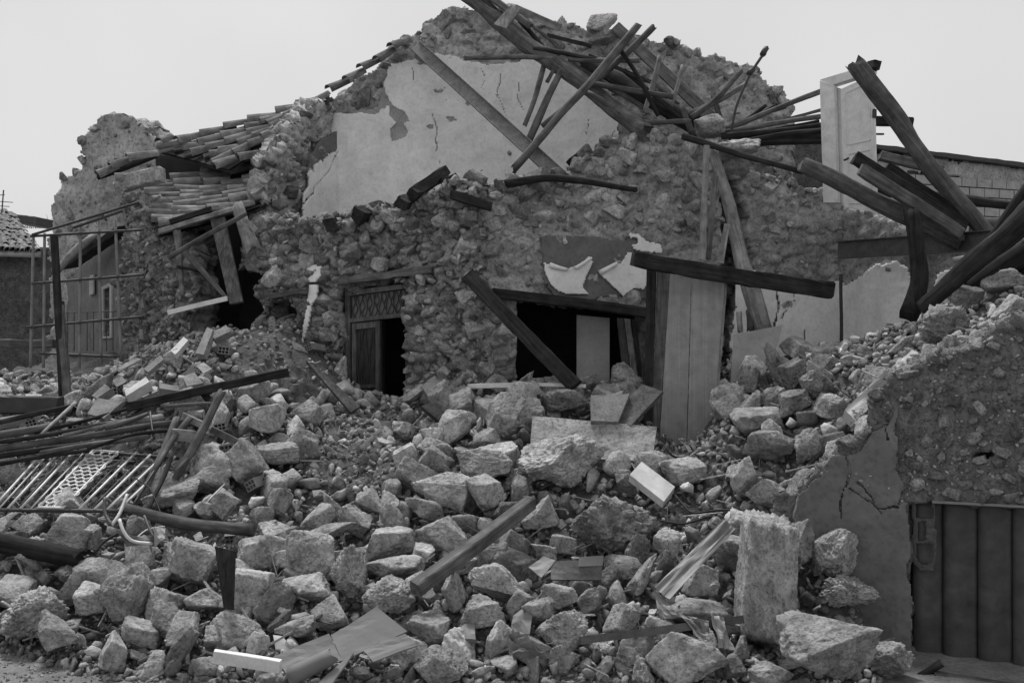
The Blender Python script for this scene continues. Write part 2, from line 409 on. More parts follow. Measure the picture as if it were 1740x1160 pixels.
link("rubble_ground", mesh_np("rubble_ground", np.stack([XX.ravel(), YY.ravel(), ZZ.ravel()], -1), Fq), M_SOIL, kind="structure", label="dusty soil and crushed mortar under the rubble heap")
def surf(x, y):
    i = np.clip(np.round((np.asarray(x)+9.0)/0.06).astype(int), 0, nx-1); j = np.clip(np.round((np.asarray(y)-8.3)/0.06).astype(int), 0, ny-1)
    return np.maximum(SURF[j, i], 0.0)
def base(x, y):
    i = np.clip(np.round((np.asarray(x)+9.0)/0.06).astype(int), 0, nx-1); j = np.clip(np.round((np.asarray(y)-8.3)/0.06).astype(int), 0, ny-1)
    return np.maximum(ZZ[j, i], 0.0)

# ------------------------------------------------------------------ wall builder
def wall(name, pl, outline, mat, openings=(), cracks=(), thick=0.5, step=0.045, jit=0.05, relief="rubble", amp=1.0, off=0.0, seed=1, cell=(0.24, 0.15), back=True, parent=None, crack_w=0.012, flare=None, smooth=False, **kw):
    O = [pl.uz(*p) for p in outline]; H = [[pl.uz(*p) for p in h] for h in openings]; C = [[pl.uz(*p) for p in c] for c in cracks]
    us = [o[0] for o in O]; zs = [o[1] for o in O]
    u = np.arange(min(us)-0.1, max(us)+0.1+step, step); z = np.arange(min(zs)-0.1, max(zs)+0.1+step, step)
    U, Z = np.meshgrid(u, z); q = np.stack([U.ravel(), Z.ravel(), np.full(U.size, seed*3.7)], -1)
    cu, cz = (U[:-1, :-1]+step/2), (Z[:-1, :-1]+step/2)
    qc = np.stack([cu.ravel(), cz.ravel(), np.full(cu.size, seed*1.3)], -1)
    ju = (jit*fbm(qc*5, 3, seed+20)*1.8).reshape(cu.shape); jz = (jit*fbm(qc*5+40, 3, seed+21)*1.8).reshape(cu.shape)
    ins = inpoly(cu+ju, cz+jz, O)
    for h in H: ins &= ~inpoly(cu+0.35*ju, cz+0.35*jz, h)
    for c in C: ins &= dist_poly(cu+0.6*ju, cz+0.6*jz, c) > crack_w*(0.4+1.2*np.abs(fbm(qc*3, 2, seed+4)).reshape(cu.shape)*2)
    if relief == "rubble":
        w1, w2 = 0.06*fbm(q*6, 2, seed+1), 0.06*fbm(q*6+9, 2, seed+2)
        f1, f2, cid = voro2((U.ravel()+w1)/cell[0], (Z.ravel()+w2)/cell[1], seed)
        h = 0.085*(cid-0.5)+0.05*sstep(0.02, 0.3, f2-f1)+0.10*fbm(q*1.3, 2, seed+3)+0.045*fbm(q*9, 3, seed+5)-0.09*np.maximum(0, fbm(q*3.4, 3, seed+6)-0.05)
        h = h*amp
    elif relief == "rough":
        h = amp*(0.05*fbm(q*2, 3, seed+3)+0.022*fbm(q*9, 3, seed+5)+0.03*np.minimum(0, fbm(q*3.1, 3, seed+8)+0.15))
    else:
        h = amp*(0.012*fbm(q*1.5, 3, seed+3)+0.004*fbm(q*12, 2, seed+5))
    h = h+off
    n3 = np.array([pl.n[0], pl.n[1], 0]); t3 = np.array([pl.t[0], pl.t[1], 0]); A3 = np.array([pl.A[0], pl.A[1], 0])
    base = A3+U.ravel()[:, None]*t3+np.stack([np.zeros(U.size), np.zeros(U.size), Z.ravel()], -1)
    jj = step*0.35
    base = base+(t3*(vnoise(q*31, seed)*jj)[:, None])
    base[:, 2] += vnoise(q*33+5, seed)*jj
    Vf = base+n3*h[:, None]; Vb = base+n3*(h*0.3+off*0.7-thick)[:, None]
    ny_, nx_ = U.shape; I = np.arange(U.size).reshape(ny_, nx_); nf = U.size
    a, b, c, d = I[:-1, :-1], I[:-1, 1:], I[1:, 1:], I[1:, :-1]
    Q = [np.stack([a, b, c, d], -1)[ins]]
    if back: Q.append(np.stack([d, c, b, a], -1)[ins]+nf)
    pad = np.pad(ins, 1)
    for dy, dx, e0, e1 in ((-1, 0, a, b), (1, 0, c, d), (0, -1, d, a), (0, 1, b, c)):
        nb = pad[1+dy:1+dy+ins.shape[0], 1+dx:1+dx+ins.shape[1]]
        s = ins & ~nb
        if thick < 0.2 or not back:
            Q.append(np.stack([e1[s], e0[s], e0[s]+nf, e1[s]+nf], -1)); continue
        lv = [0, 2, 3, 4, 5, 1]                       # broken wall ends: several rough layers through the thickness
        for l0, l1 in zip(lv[:-1], lv[1:]):
            Q.append(np.stack([e1[s]+nf*l0, e0[s]+nf*l0, e0[s]+nf*l1, e1[s]+nf*l1], -1))
    V = [Vf, Vb]
    if thick >= 0.2 and back:
        for l, tq in enumerate((0.2, 0.4, 0.6, 0.8)):
            qq = q*np.array([5.0, 5.0, 1.0])+np.array([0, 0, tq*6.0])
            e1_ = fbm(qq, 3, seed+60)*0.14*min(1.5, max(0.4, amp)); e2_ = fbm(qq+31, 3, seed+61)*0.14*min(1.5, max(0.4, amp))
            V.append(Vf*(1-tq)+Vb*tq+t3*e1_[:, None]+np.array([0, 0, 1.0])*e2_[:, None])
    Q = np.concatenate(Q); V = np.concatenate(V)
    # orientation: front faces should look along +n
    v0, v1, v2 = V[Q[0, 0]], V[Q[0, 1]], V[Q[0, 2]]
    if np.dot(np.cross(v1-v0, v2-v0), n3) < 0: Q = Q[:, ::-1].copy()
    used = np.unique(Q); mp = np.full(len(V), -1); mp[used] = np.arange(len(used)); V = V[used]; Q = mp[Q]
    if parent is None:
        ob = wobj(name, V, Q, mat, smooth, **kw)
    else:
        o = np.array([V[:, 0].mean(), V[:, 1].mean(), V[:, 2].min()])
        ob = link(name, mesh_np(name, V-o, Q, smooth), mat, parent=parent, M=Matrix.Translation(Vector(o)), **kw)
    ob_info = dict(pl=pl, U=cu, Z=cz, ins=ins, H=h.reshape(U.shape)[:-1, :-1], seed=seed)
    return ob, ob_info
def wall_stones(ob, inf, n, smin, smax, tone=(0.14, 0.34), stuff=600, seed=0, mask=None, stuff_size=(0.015, 0.07), flatness=(0.35, 0.6), proud=-0.05, skipfn=None):
    """individual stones set in a wall face: children of the wall; the small ones joined"""
    rs = np.random.RandomState(seed+77); jj, ii = np.where(inf["ins"]); pl = inf["pl"]
    pts = []; placed = []; tries = 0
    sizes = np.sort(rs.uniform(0, 1, n)**1.8)[::-1]*(smax-smin)+smin
    for s in sizes:
        for _ in range(25):
            k = rs.randint(len(jj)); u, z = inf["U"][jj[k], ii[k]], inf["Z"][jj[k], ii[k]]
            if skipfn is not None and skipfn(u, z): continue
            if placed:
                a = np.array(placed); dd = np.hypot((a[:, 0]-u), (a[:, 1]-z)*1.4)
                if (dd < 0.85*(a[:, 2]+s)).any(): continue
            placed.append((u, z, s)); pts.append((u, z, inf["H"][jj[k], ii[k]], s)); break
    for (u, z, h, s) in pts:
        me, w = PROTO[16+rs.randint(8)] if s < 0.13 else PROTO[rs.randint(16)]
        R = Matrix((tuple((pl.t[0], pl.n[0], 0)), tuple((pl.t[1], pl.n[1], 0)), (0, 0, 1))).to_4x4()
        E = Euler((rs.uniform(-.9, .9), rs.uniform(-.8, .8), rs.uniform(-.9, .9))).to_matrix().to_4x4()
        S = Matrix.Diagonal((s*rs.uniform(0.9, 1.35), s*rs.uniform(*flatness)*1.5, s*rs.uniform(0.55, 0.9), 1))
        link("stone", me, M_WSTONE, parent=ob, M=Matrix.Translation(pl.W(u, z, h+proud*s)) @ R @ E @ S, tone=rs.uniform(0, 1)**1.3*(tone[1]-tone[0])+tone[0])
    if stuff:
        k = rs.randint(0, len(jj), stuff); u, z, h = inf["U"][jj[k], ii[k]], inf["Z"][jj[k], ii[k]], inf["H"][jj[k], ii[k]]
        s = rs.uniform(0, 1, stuff)**2*(stuff_size[1]-stuff_size[0])+stuff_size[0]
        W = np.stack([pl.A[0]+pl.t[0]*u+pl.n[0]*h, pl.A[1]+pl.t[1]*u+pl.n[1]*h, z], -1)
        V, Fc = scatter_mesh("small_stones", W, s, SMALL1, seed+5)
        o = W.mean(0)
        link("small_stones", mesh_np("small_stones", V-o, Fc), M_WSTUFF, parent=ob, M=Matrix.Translation(Vector(o)), kind="stuff")
def edge_stones(ob, pl, line, n, smin, smax, thick, seed, tone=(0.22, 0.52)):
    """loose stones lying along a broken wall top (pixel polyline), children of the wall"""
    rs = np.random.RandomState(seed); L = [np.array(pl.uz(*p)) for p in line]
    seg = [np.linalg.norm(b-a) for a, b in zip(L[:-1], L[1:])]; cum = np.concatenate([[0], np.cumsum(seg)])
    for i in range(n):
        t = rs.uniform(0, cum[-1]); k = min(np.searchsorted(cum, t)-1, len(seg)-1); k = max(k, 0)
        p = L[k]+(L[k+1]-L[k])*((t-cum[k])/seg[k]); s = rs.uniform(0, 1)**1.5*(smax-smin)+smin
        me, w = PROTO[rs.randint(24)]
        E = Euler(tuple(rs.uniform(-1, 1, 3)*1.2)).to_matrix().to_4x4()
        S = Matrix.Diagonal((s*rs.uniform(0.9, 1.3), s*rs.uniform(0.7, 1.1), s*rs.uniform(0.5, 0.85), 1))
        link("stone", me, M_WSTONE, parent=ob, M=Matrix.Translation(pl.W(p[0], p[1]+rs.uniform(-0.5, 0.35)*s, rs.uniform(-thick*0.8, 0.05))) @ E @ S, tone=rs.uniform(*tone))

# ================================================================== RUINED BUILDINGS
PW1 = Plane((430, 16.6), (800, 15.0)); PW2 = Plane((800, 15.0), (1432, 16.4))
PG = Plane((556, 18.7), (1345, 18.2)); PST = Plane((440, 16.75), (573, 18.75))
PW4 = Plane((1428, 16.4), (1680, 13.9)); PB = Plane((1230, 19.2), (1780, 21.8))
PT = Plane((85, 21.2), (275, 20.2)); PLF = Plane((100, 21.5), (246, 17.6)); PPI = Plane((205, 17.5), (350, 16.7))
PIN = Plane((262, 20.0), (556, 19.6)); PFH = Plane((-120, 27), (70, 27))

# --- facade with the double door
w1, i1 = wall("rubble_wall", PW1, [(440,705),(446,520),(450,440),(450,400),(456,372),(500,376),(560,371),(610,362),(640,355),(700,343),(745,322),(800,306),(818,306),(818,720),(440,720)],
    M_MORTAR, openings=[[(583,492),(692,479),(692,760),(583,760)], [(463,512),(503,506),(505,545),(463,545)]], thick=0.55, step=0.035, jit=0.09, seed=11, cell=(0.23, 0.15), amp=2.1,
    label="broken rubble masonry wall around the double doorway", cat="wall")
wall_stones(w1, i1, 230, 0.05, 0.21, seed=1, stuff=500, proud=-0.25, tone=(0.2, 0.58), skipfn=lambda u, z: bool(inpoly(np.array([u]), np.array([z]), [PW1.uz(*p) for p in [(570,474),(704,460),(704,770),(570,770)]])[0]) or u < PW1.uz(452, 0)[0])
edge_stones(w1, PW1, [(452,374),(560,370),(640,356),(700,345),(750,322),(810,308)], 46, 0.05, 0.15, 0.5, 21)
# --- facade with the window, running right to the plastered corner
w2, i2 = wall("rubble_wall", PW2, [(795,720),(795,312),(850,318),(880,306),(950,302),(985,280),(1000,262),(1030,245),(1062,232),(1110,222),(1160,228),(1190,240),(1205,250),(1215,300),(1228,330),(1235,440),(1250,470),(1275,470),(1262,420),(1268,360),(1258,318),(1235,280),(1222,262),(1260,285),(1300,300),(1340,310),(1390,325),(1428,345),(1434,400),(1434,690),(1262,690),(1236,690),(1236,720)],
    M_MORTAR2, openings=[[(876,508),(1098,528),(1098,760),(876,760)], [(1224,300),(1246,300),(1280,470),(1240,560),(1236,700),(1226,700)]], thick=0.55, step=0.035, jit=0.07, seed=23, cell=(0.34, 0.2), amp=0.8,
    label="broken stone wall above the dark window opening and the timber boards", cat="wall")
lo_, _z = PW2.uz(1000, 0); hi_, _ = PW2.uz(1434, 0)
z_lo = PW2.uz(1000, 330)[1]
_rk = random.Random(3)
wall_stones(w2, i2, 150, 0.045, 0.18, seed=2, stuff=450, proud=0.03, tone=(0.26, 0.62), skipfn=lambda u, z: (u > PW2.uz(862, 500)[0] and z < PW2.uz(1000, 385)[1]) or (u > PW2.uz(1250, 300)[0] and _rk.random() < 0.85))
edge_stones(w2, PW2, [(800,312),(880,306),(955,300),(1000,262),(1062,232),(1110,222),(1190,240)], 40, 0.05, 0.17, 0.6, 22, tone=(0.18, 0.38))
edge_stones(w2, PW2, [(1215,262),(1260,285),(1340,310),(1428,345)], 26, 0.04, 0.10, 0.6, 25)
# plaster left on that wall
wall("plaster", PW2, [(1240,462),(1262,455),(1300,470),(1360,482),(1432,480),(1432,700),(1236,700),(1242,560),(1248,480)], M_PLASTER, cracks=[[(1312,490),(1318,520),(1312,552)],[(1338,515),(1325,540)],[(1362,560),(1360,600)]], thick=0.03, step=0.025, jit=0.05, relief="flat", off=0.10, parent=w2, seed=31, label="pale plaster patch with thin cracks below the timber")
wall("plaster", PW2, [(918,402),(1000,402),(1108,412),(1112,455),(1100,508),(1040,505),(985,512),(940,505),(922,480)], M_PLASTER3, thick=0.03, step=0.025, jit=0.04, relief="flat", off=0.085, parent=w2, seed=33, label="dull bare plaster panel above the window")
# torn pale plaster hanging on the panel
wall("torn_plaster", PW2, [(921,448),(940,454),(962,458),(978,452),(996,438),(1003,446),(992,470),(986,488),(997,500),(962,501),(944,496),(932,484),(924,466)], M_PLASTER, thick=0.02, step=0.018, jit=0.012, relief="flat", off=0.125, parent=w2, seed=34, label="torn pale plaster sheet hanging in a wide scoop")
wall("torn_plaster", PW2, [(1012,462),(1030,456),(1052,446),(1062,430),(1076,428),(1100,452),(1096,480),(1090,492),(1072,490),(1056,505),(1040,488)], M_PLASTER, thick=0.02, step=0.018, jit=0.012, relief="flat", off=0.125, parent=w2, seed=35, label="torn pale plaster sheet hanging to a point")
wall("torn_plaster", PW2, [(1064,398),(1080,398),(1094,412),(1118,418),(1120,432),(1092,430),(1072,424)], M_PLASTER, openings=[[(1069,404),(1078,404),(1081,411),(1077,417),(1069,416),(1066,410)]], thick=0.05, step=0.018, jit=0.012, relief="flat", off=0.13, parent=w2, seed=36, label="white plaster lump around a round pipe hole")

# --- gable wall, plastered inside
gable_top = [(540,182),(575,165),(610,138),(655,100),(690,72),(720,48),(745,30),(772,14),(800,20),(830,12),(870,16),(905,30),(950,44),(1000,52),(1045,58),(1100,70),(1150,72),(1165,86),(1200,98),(1240,104),(1285,122),(1305,140),(1330,172),(1340,190),(1345,240)]
g, ig = wall("gable_wall", PG, [(520,300)]+gable_top+[(1345,620),(520,620)], M_GABLE, thick=0.5, step=0.04, jit=0.09, seed=41, cell=(0.42, 0.26), amp=0.9,
    label="tall ruined gable wall with pale plaster inside and bare stone crest", cat="wall")
plast = [(556,196),(574,192),(640,196),(662,180),(655,150),(662,112),(700,104),(745,92),(790,108),(830,112),(880,110),(905,98),(960,110),(1000,150),(1040,190),(1052,212),(1046,240),(1010,262),(1010,420),(556,420)]
wall("plaster", PG, plast, M_PLASTER, openings=[[(658,165),(668,182),(690,192),(697,208),(688,212),(694,226),(690,236),(668,242),(664,222),(676,212),(664,198)], [(758,202),(770,201),(780,208),(766,210)], [(728,216),(738,212),(738,222),(727,220)], [(791,178),(800,172),(803,176),(795,184)], [(843,162),(848,164),(846,168)]],
    cracks=[[(738,196),(744,220),(742,260)],[(852,130),(848,160),(856,190),(866,210)],[(884,140),(880,170),(890,190)],[(700,112),(705,140)],[(1000,205),(994,240),(990,262)],[(660,290),(661,298)],[(820,120),(826,140),(818,152)],[(1020,262),(1045,222)]], crack_w=0.006, thick=0.035, step=0.02, jit=0.045, relief="flat", off=0.12, amp=1.2, parent=g, seed=43, label="pale interior plaster with peeled holes and cracks")
wall('undercoat', PG, [(560,200),(640,188),(658,120),(700,108),(790,112),(900,104),(960,115),(1045,195),(1046,236),(1005,262),(1005,420),(560,420)], M_UNDER, thick=0.03, step=0.04, jit=0.05, relief='flat', off=0.095, parent=g, seed=46)
def skip_g(u, z):
    return inpoly(np.array([u]), np.array([z]), [PG.uz(*p) for p in plast])[0] or z < PG.uz(900, 330)[1]
wall_stones(g, ig, 120, 0.05, 0.20, seed=4, stuff=700, tone=(0.24, 0.55), skipfn=skip_g, stuff_size=(0.02, 0.07))
edge_stones(g, PG, gable_top, 90, 0.05, 0.17, 0.45, 44)
# --- stub of side wall meeting the gable
stt = [(446,400),(452,330),(462,275),(480,235),(505,205),(540,172),(560,180),(576,192)]
s_, is_ = wall("side_wall", PST, stt+[(576,460),(440,460)], M_GABLE, thick=0.45, step=0.04, jit=0.08, seed=47, cell=(0.3, 0.2), amp=1.4,
    label="rounded broken stub of side wall with clinging plaster", cat="wall")
spl = [(502,372),(510,330),(516,300),(530,275),(556,262),(573,248),(573,380)]
wall("plaster", PST, spl, M_PLASTER, thick=0.04, step=0.03, jit=0.06, relief="flat", off=0.13, parent=s_, seed=48, cracks=[[(570,250),(545,295),(505,350)]], crack_w=0.02, label="triangular pale plaster patch with a crumbling seam")
wall("plaster", PST, [(512,300),(520,262),(545,235),(566,225),(572,262),(540,285)], M_PLASTER3, thick=0.04, step=0.03, jit=0.06, relief="flat", off=0.10, parent=s_, seed=49)
wall_stones(s_, is_, 28, 0.06, 0.18, seed=5, stuff=200, tone=(0.15, 0.36), skipfn=lambda u, z: inpoly(np.array([u]), np.array([z]), [PST.uz(*p) for p in spl])[0])
edge_stones(s_, PST, stt, 20, 0.05, 0.15, 0.45, 45)
# --- plastered return wall on the right under the steel joist
w4, i4 = wall("return_wall", PW4, [(1428,700),(1428,345),(1470,358),(1520,374),(1558,392),(1600,412),(1690,412),(1690,700)], M_MORTAR2, thick=0.4, step=0.05, jit=0.05, seed=51, cell=(0.4, 0.2), amp=0.5,
    label="inner wall under the steel joist with a rounded pale plaster patch", cat="wall")
wall("plaster", PW4, [(1432,492),(1455,480),(1475,458),(1492,448),(1520,447),(1545,452),(1556,490),(1560,540),(1560,700),(1432,700)], M_PLASTER, thick=0.03, step=0.025, jit=0.05, relief="flat", off=0.06, parent=w4, seed=52, label="pale rounded plaster patch")
wall("plaster", PW4, [(1592,500),(1598,470),(1625,458),(1660,462),(1680,480),(1680,700),(1592,700)], M_PLASTER, thick=0.03, step=0.025, jit=0.05, relief="flat", off=0.06, parent=w4, seed=53)
# --- rubble floor between facade and gable (upper storey fill)
def fill_floor():
    nxs, nys = 70, 26; V = []; 
    for j in range(nys):
        t = j/(nys-1)
        for i in range(nxs):
            px = 445+(1430-445)*i/(nxs-1)
            top = np.interp(px, [445,560,640,745,810,880,950,1000,1062,1110,1200,1300,1430], [395,385,372,340,325,322,318,275,250,240,262,312,350])
            Dn = (PW1.D(px) if px < 800 else PW2.D(px))+0.15
            a = P(px, top, Dn); far = 18.6
            x2 = (px-870)/F*far
            V.append((a.x+(x2-a.x)*t, a.y+(far-a.y)*t, a.z+0.35*t))
    V = np.array(V); V[:, 2] += 0.10*fbm(V*1.7, 3, 4)
    I = np.arange(nxs*nys).reshape(nys, nxs); Q = np.stack([I[:-1, :-1], I[:-1, 1:], I[1:, 1:], I[1:, :-1]], -1).reshape(-1, 4)
    V2 = V.copy(); V2[:, 2] -= 0.3
    o = wobj("upper_floor", np.concatenate([V, V2]), np.concatenate([Q, Q[:, ::-1]+len(V)]), M_SOIL, kind="structure")
    return V
FLV = fill_floor()

# --- left side: tower stub, house wall, corner pier, interior
tw, it_ = wall("tower_wall", PT, [(84,640),(88,350),(100,330),(104,306),(135,292),(142,272),(138,240),(152,215),(172,197),(205,193),(232,206),(255,225),(266,245),(276,290),(276,640)], M_GABLE, thick=0.9, step=0.05, jit=0.07, seed=61, relief="rough", amp=2.2,
    label="ruined pointed tower-like wall stub against the sky", cat="wall")
wall_stones(tw, it_, 60, 0.05, 0.16, seed=6, stuff=200, tone=(0.2, 0.36), proud=-0.2)
edge_stones(tw, PT, [(88,345),(104,306),(138,290),(140,240),(172,198),(205,194),(240,212),(264,245)], 40, 0.05, 0.15, 0.6, 62)
lf, ilf = wall("house_wall", PLF, [(112,640),(112,480),(150,440),(205,392),(248,365),(248,640)], M_PLASTER3, openings=[[(178,490),(190,484),(190,575),(178,575)]], thick=0.4, step=0.05, jit=0.03, seed=63, relief="flat", amp=1.5,
    label="plastered house wall with a narrow white-framed window behind the pipe fence", cat="wall")
wall("window_frame", PLF, [(175,488),(192,480),(192,575),(175,575)], M_PLASTER2, openings=[[(178,492),(189,487),(189,571),(178,571)]], thick=0.06, step=0.02, jit=0.0, relief="flat", off=0.04, parent=lf, seed=64)
wall("shutter", PLF, [(157,470),(163,466),(163,500),(157,503)], M_PLASTER2, thick=0.04, step=0.03, jit=0.0, relief="flat", off=0.06, parent=lf, seed=65)
pi_, ipi = wall("corner_pier", PPI, [(208,640),(212,375),(210,340),(232,332),(250,362),(264,388),(280,400),(300,390),(318,392),(328,420),(332,470),(330,520),(325,640)], M_MORTAR, thick=0.6, step=0.04, jit=0.08, seed=66, cell=(0.2, 0.14), amp=1.4,
    label="crumbling rubble corner pier below the sagging tiles", cat="wall")
wall_stones(pi_, ipi, 110, 0.04, 0.11, seed=7, stuff=450, tone=(0.14, 0.36))
iw, _ = wall("interior_wall", PIN, [(262,640),(262,262),(340,252),(400,246),(545,190),(556,640)], M_SHADE, thick=0.3, step=0.12, jit=0.0, seed=67, relief="flat", label="dark inner wall behind the gap under the tiles", cat="wall")  # darkness of the gap is put into this wall's colour

# --- concrete block wall in the right background
b_, ib = wall("block_wall", PB, [(1232,226),(1300,230),(1400,238),(1485,250),(1600,266),(1780,290),(1780,560),(1232,560)], M_DARKWALL, thick=0.3, step=0.06, jit=0.02, seed=71, relief="rough", amp=0.5,
    label="concrete block wall with a stone coping behind the fallen logs", cat="wall")
def boxV(c, dx, dy, dz):
    """8 corners from centre + half-axis vectors"""
    return [c+sx*dx+sy*dy+sz*dz for sz in (-1, 1) for sy in (-1, 1) for sx in (-1, 1)]
BOXF = [(0,2,3,1),(4,5,7,6),(0,1,5,4),(2,6,7,3),(0,4,6,2),(1,3,7,5)]
def blocks():
    n3 = Vector((PB.n[0], PB.n[1], 0)); t3 = Vector((PB.t[0], PB.t[1], 0)); z1 = Vector((0, 0, 1))
    rs = random.Random(5); L, h = 0.40, 0.20
    me = mesh_np("block", np.array([tuple(v) for v in boxV(Vector((0,0,0)), Vector((L/2-0.012,0,0)), Vector((0,0.03,0)), Vector((0,0,h/2-0.012)))]), [list(f) for f in BOXF])
    R = Matrix((tuple((PB.t[0], PB.n[0], 0)), tuple((PB.t[1], PB.n[1], 0)), (0, 0, 1))).to_4x4()
    for r in range(13):
        for k in range(-2, 24):
            u = PB.uz(1470, 0)[0]+(k+0.5*(r % 2))*L; z = PB.uz(1490, 276)[1]-(r+0.5)*h
            w = PB.W(u, z, 0.035); px, py = topix(w)
            if px < 1240 or px > 1775: continue
            topy = np.interp(px, [1232, 1485, 1780], [250, 276, 316])
            if py < topy+4 or py > 470: continue
            link("block", me, M_BLOCK, parent=b_, M=Matrix.Translation(w+n3*rs.uniform(-0.006, 0.006)) @ R)
blocks()
def strip(name, pl, p0, p1, h, dep, mat, parent=None, off=0.0, seed=0, **kw):
    """long rough bar along a wall plane between two pixels"""
    a, b = pl.pt(p0[0], p0[1], off), pl.pt(p1[0], p1[1], off); n = 24; V = []; rs = np.random.RandomState(seed+3)
    n3 = Vector((pl.n[0], pl.n[1], 0))
    for i in range(n+1):
        c = a.lerp(b, i/n); e = rs.uniform(-1, 1, 4)*h*0.12
        V += [c+n3*dep/2+Vector((0,0,-h/2+e[0])), c+n3*dep/2+Vector((0,0,h/2+e[1])), c-n3*dep/2+Vector((0,0,h/2+e[2])), c-n3*dep/2+Vector((0,0,-h/2+e[3]))]
    Fs = []
    for i in range(n):
        o = i*4
        for k in range(4): Fs.append((o+k, o+(k+1) % 4, o+4+(k+1) % 4, o+4+k))
    Fs += [(0,3,2,1), tuple(n*4+k for k in range(4))]
    V = np.array([tuple(v) for v in V]); o = np.array([V[:,0].mean(), V[:,1].mean(), V[:,2].min()])
    return link(name, mesh_np(name, V-o, Fs), mat, parent=parent, M=Matrix.Translation(Vector(o)), **kw)
wall("mortar_band", PB, [(1470,256),(1780,292),(1780,322),(1640,304),(1470,280)], M_MORTAR2, thick=0.03, step=0.05, jit=0.04, relief="rough", amp=0.6, off=0.05, parent=b_, seed=73)
strip("coping", PB, (1470,251), (1780,289), 0.09, 0.42, M_STEEL_D, parent=b_, off=0.0, seed=1)
# --- wall on the right in front: rendered, with the metal shutter
rw, irw = wall("near_wall", RW, [(1345,1180),(1350,900),(1362,832),(1392,800),(1422,768),(1462,745),(1485,722),(1474,700),(1490,672),(1512,646),(1545,622),(1580,612),(1625,598),(1660,590),(1700,560),(1740,548),(1800,530),(1800,1180)], M_NEARW, openings=[[(1545,852),(1830,866),(1830,1200),(1545,1200)], [(1650,767),(1690,766),(1690,778),(1650,779)]],
    thick=0.35, step=0.022, jit=0.04, relief="rough", amp=1.0, seed=81, crack_w=0.008, label="low rough wall above and beside the dark metal shutter", cat="wall")
wall("plaster", RW, [(1345,1180),(1352,905),(1364,836),(1394,808),(1424,776),(1466,752),(1496,728),(1524,690),(1532,760),(1528,850),(1545,852),(1545,1180)], M_PLASTER3, cracks=[[(1515,705),(1505,725),(1512,745)],[(1440,765),(1448,800),(1440,825),(1425,845)],[(1500,870),(1470,845),(1446,830)],[(1425,845),(1432,880)],[(1465,820),(1490,862),(1530,858)]], crack_w=0.012, thick=0.022, step=0.013, jit=0.045, relief="flat", amp=1.3, off=0.045, parent=rw, seed=82, label="dull cracked render on the near wall")
def skip_rw(u, z): return u < RW.uz(1530, 0)[0] or z < RW.uz(1600, 846)[1]
edge_stones(rw, RW, [(1392,800),(1462,745),(1485,722),(1490,672),(1545,622),(1625,598),(1700,560),(1790,535)], 60, 0.04, 0.13, 0.5, 83, tone=(0.2, 0.45))
wall_stones(rw, irw, 170, 0.015, 0.085, seed=8, stuff=900, tone=(0.16, 0.42), stuff_size=(0.006, 0.025), skipfn=skip_rw, proud=0.1)

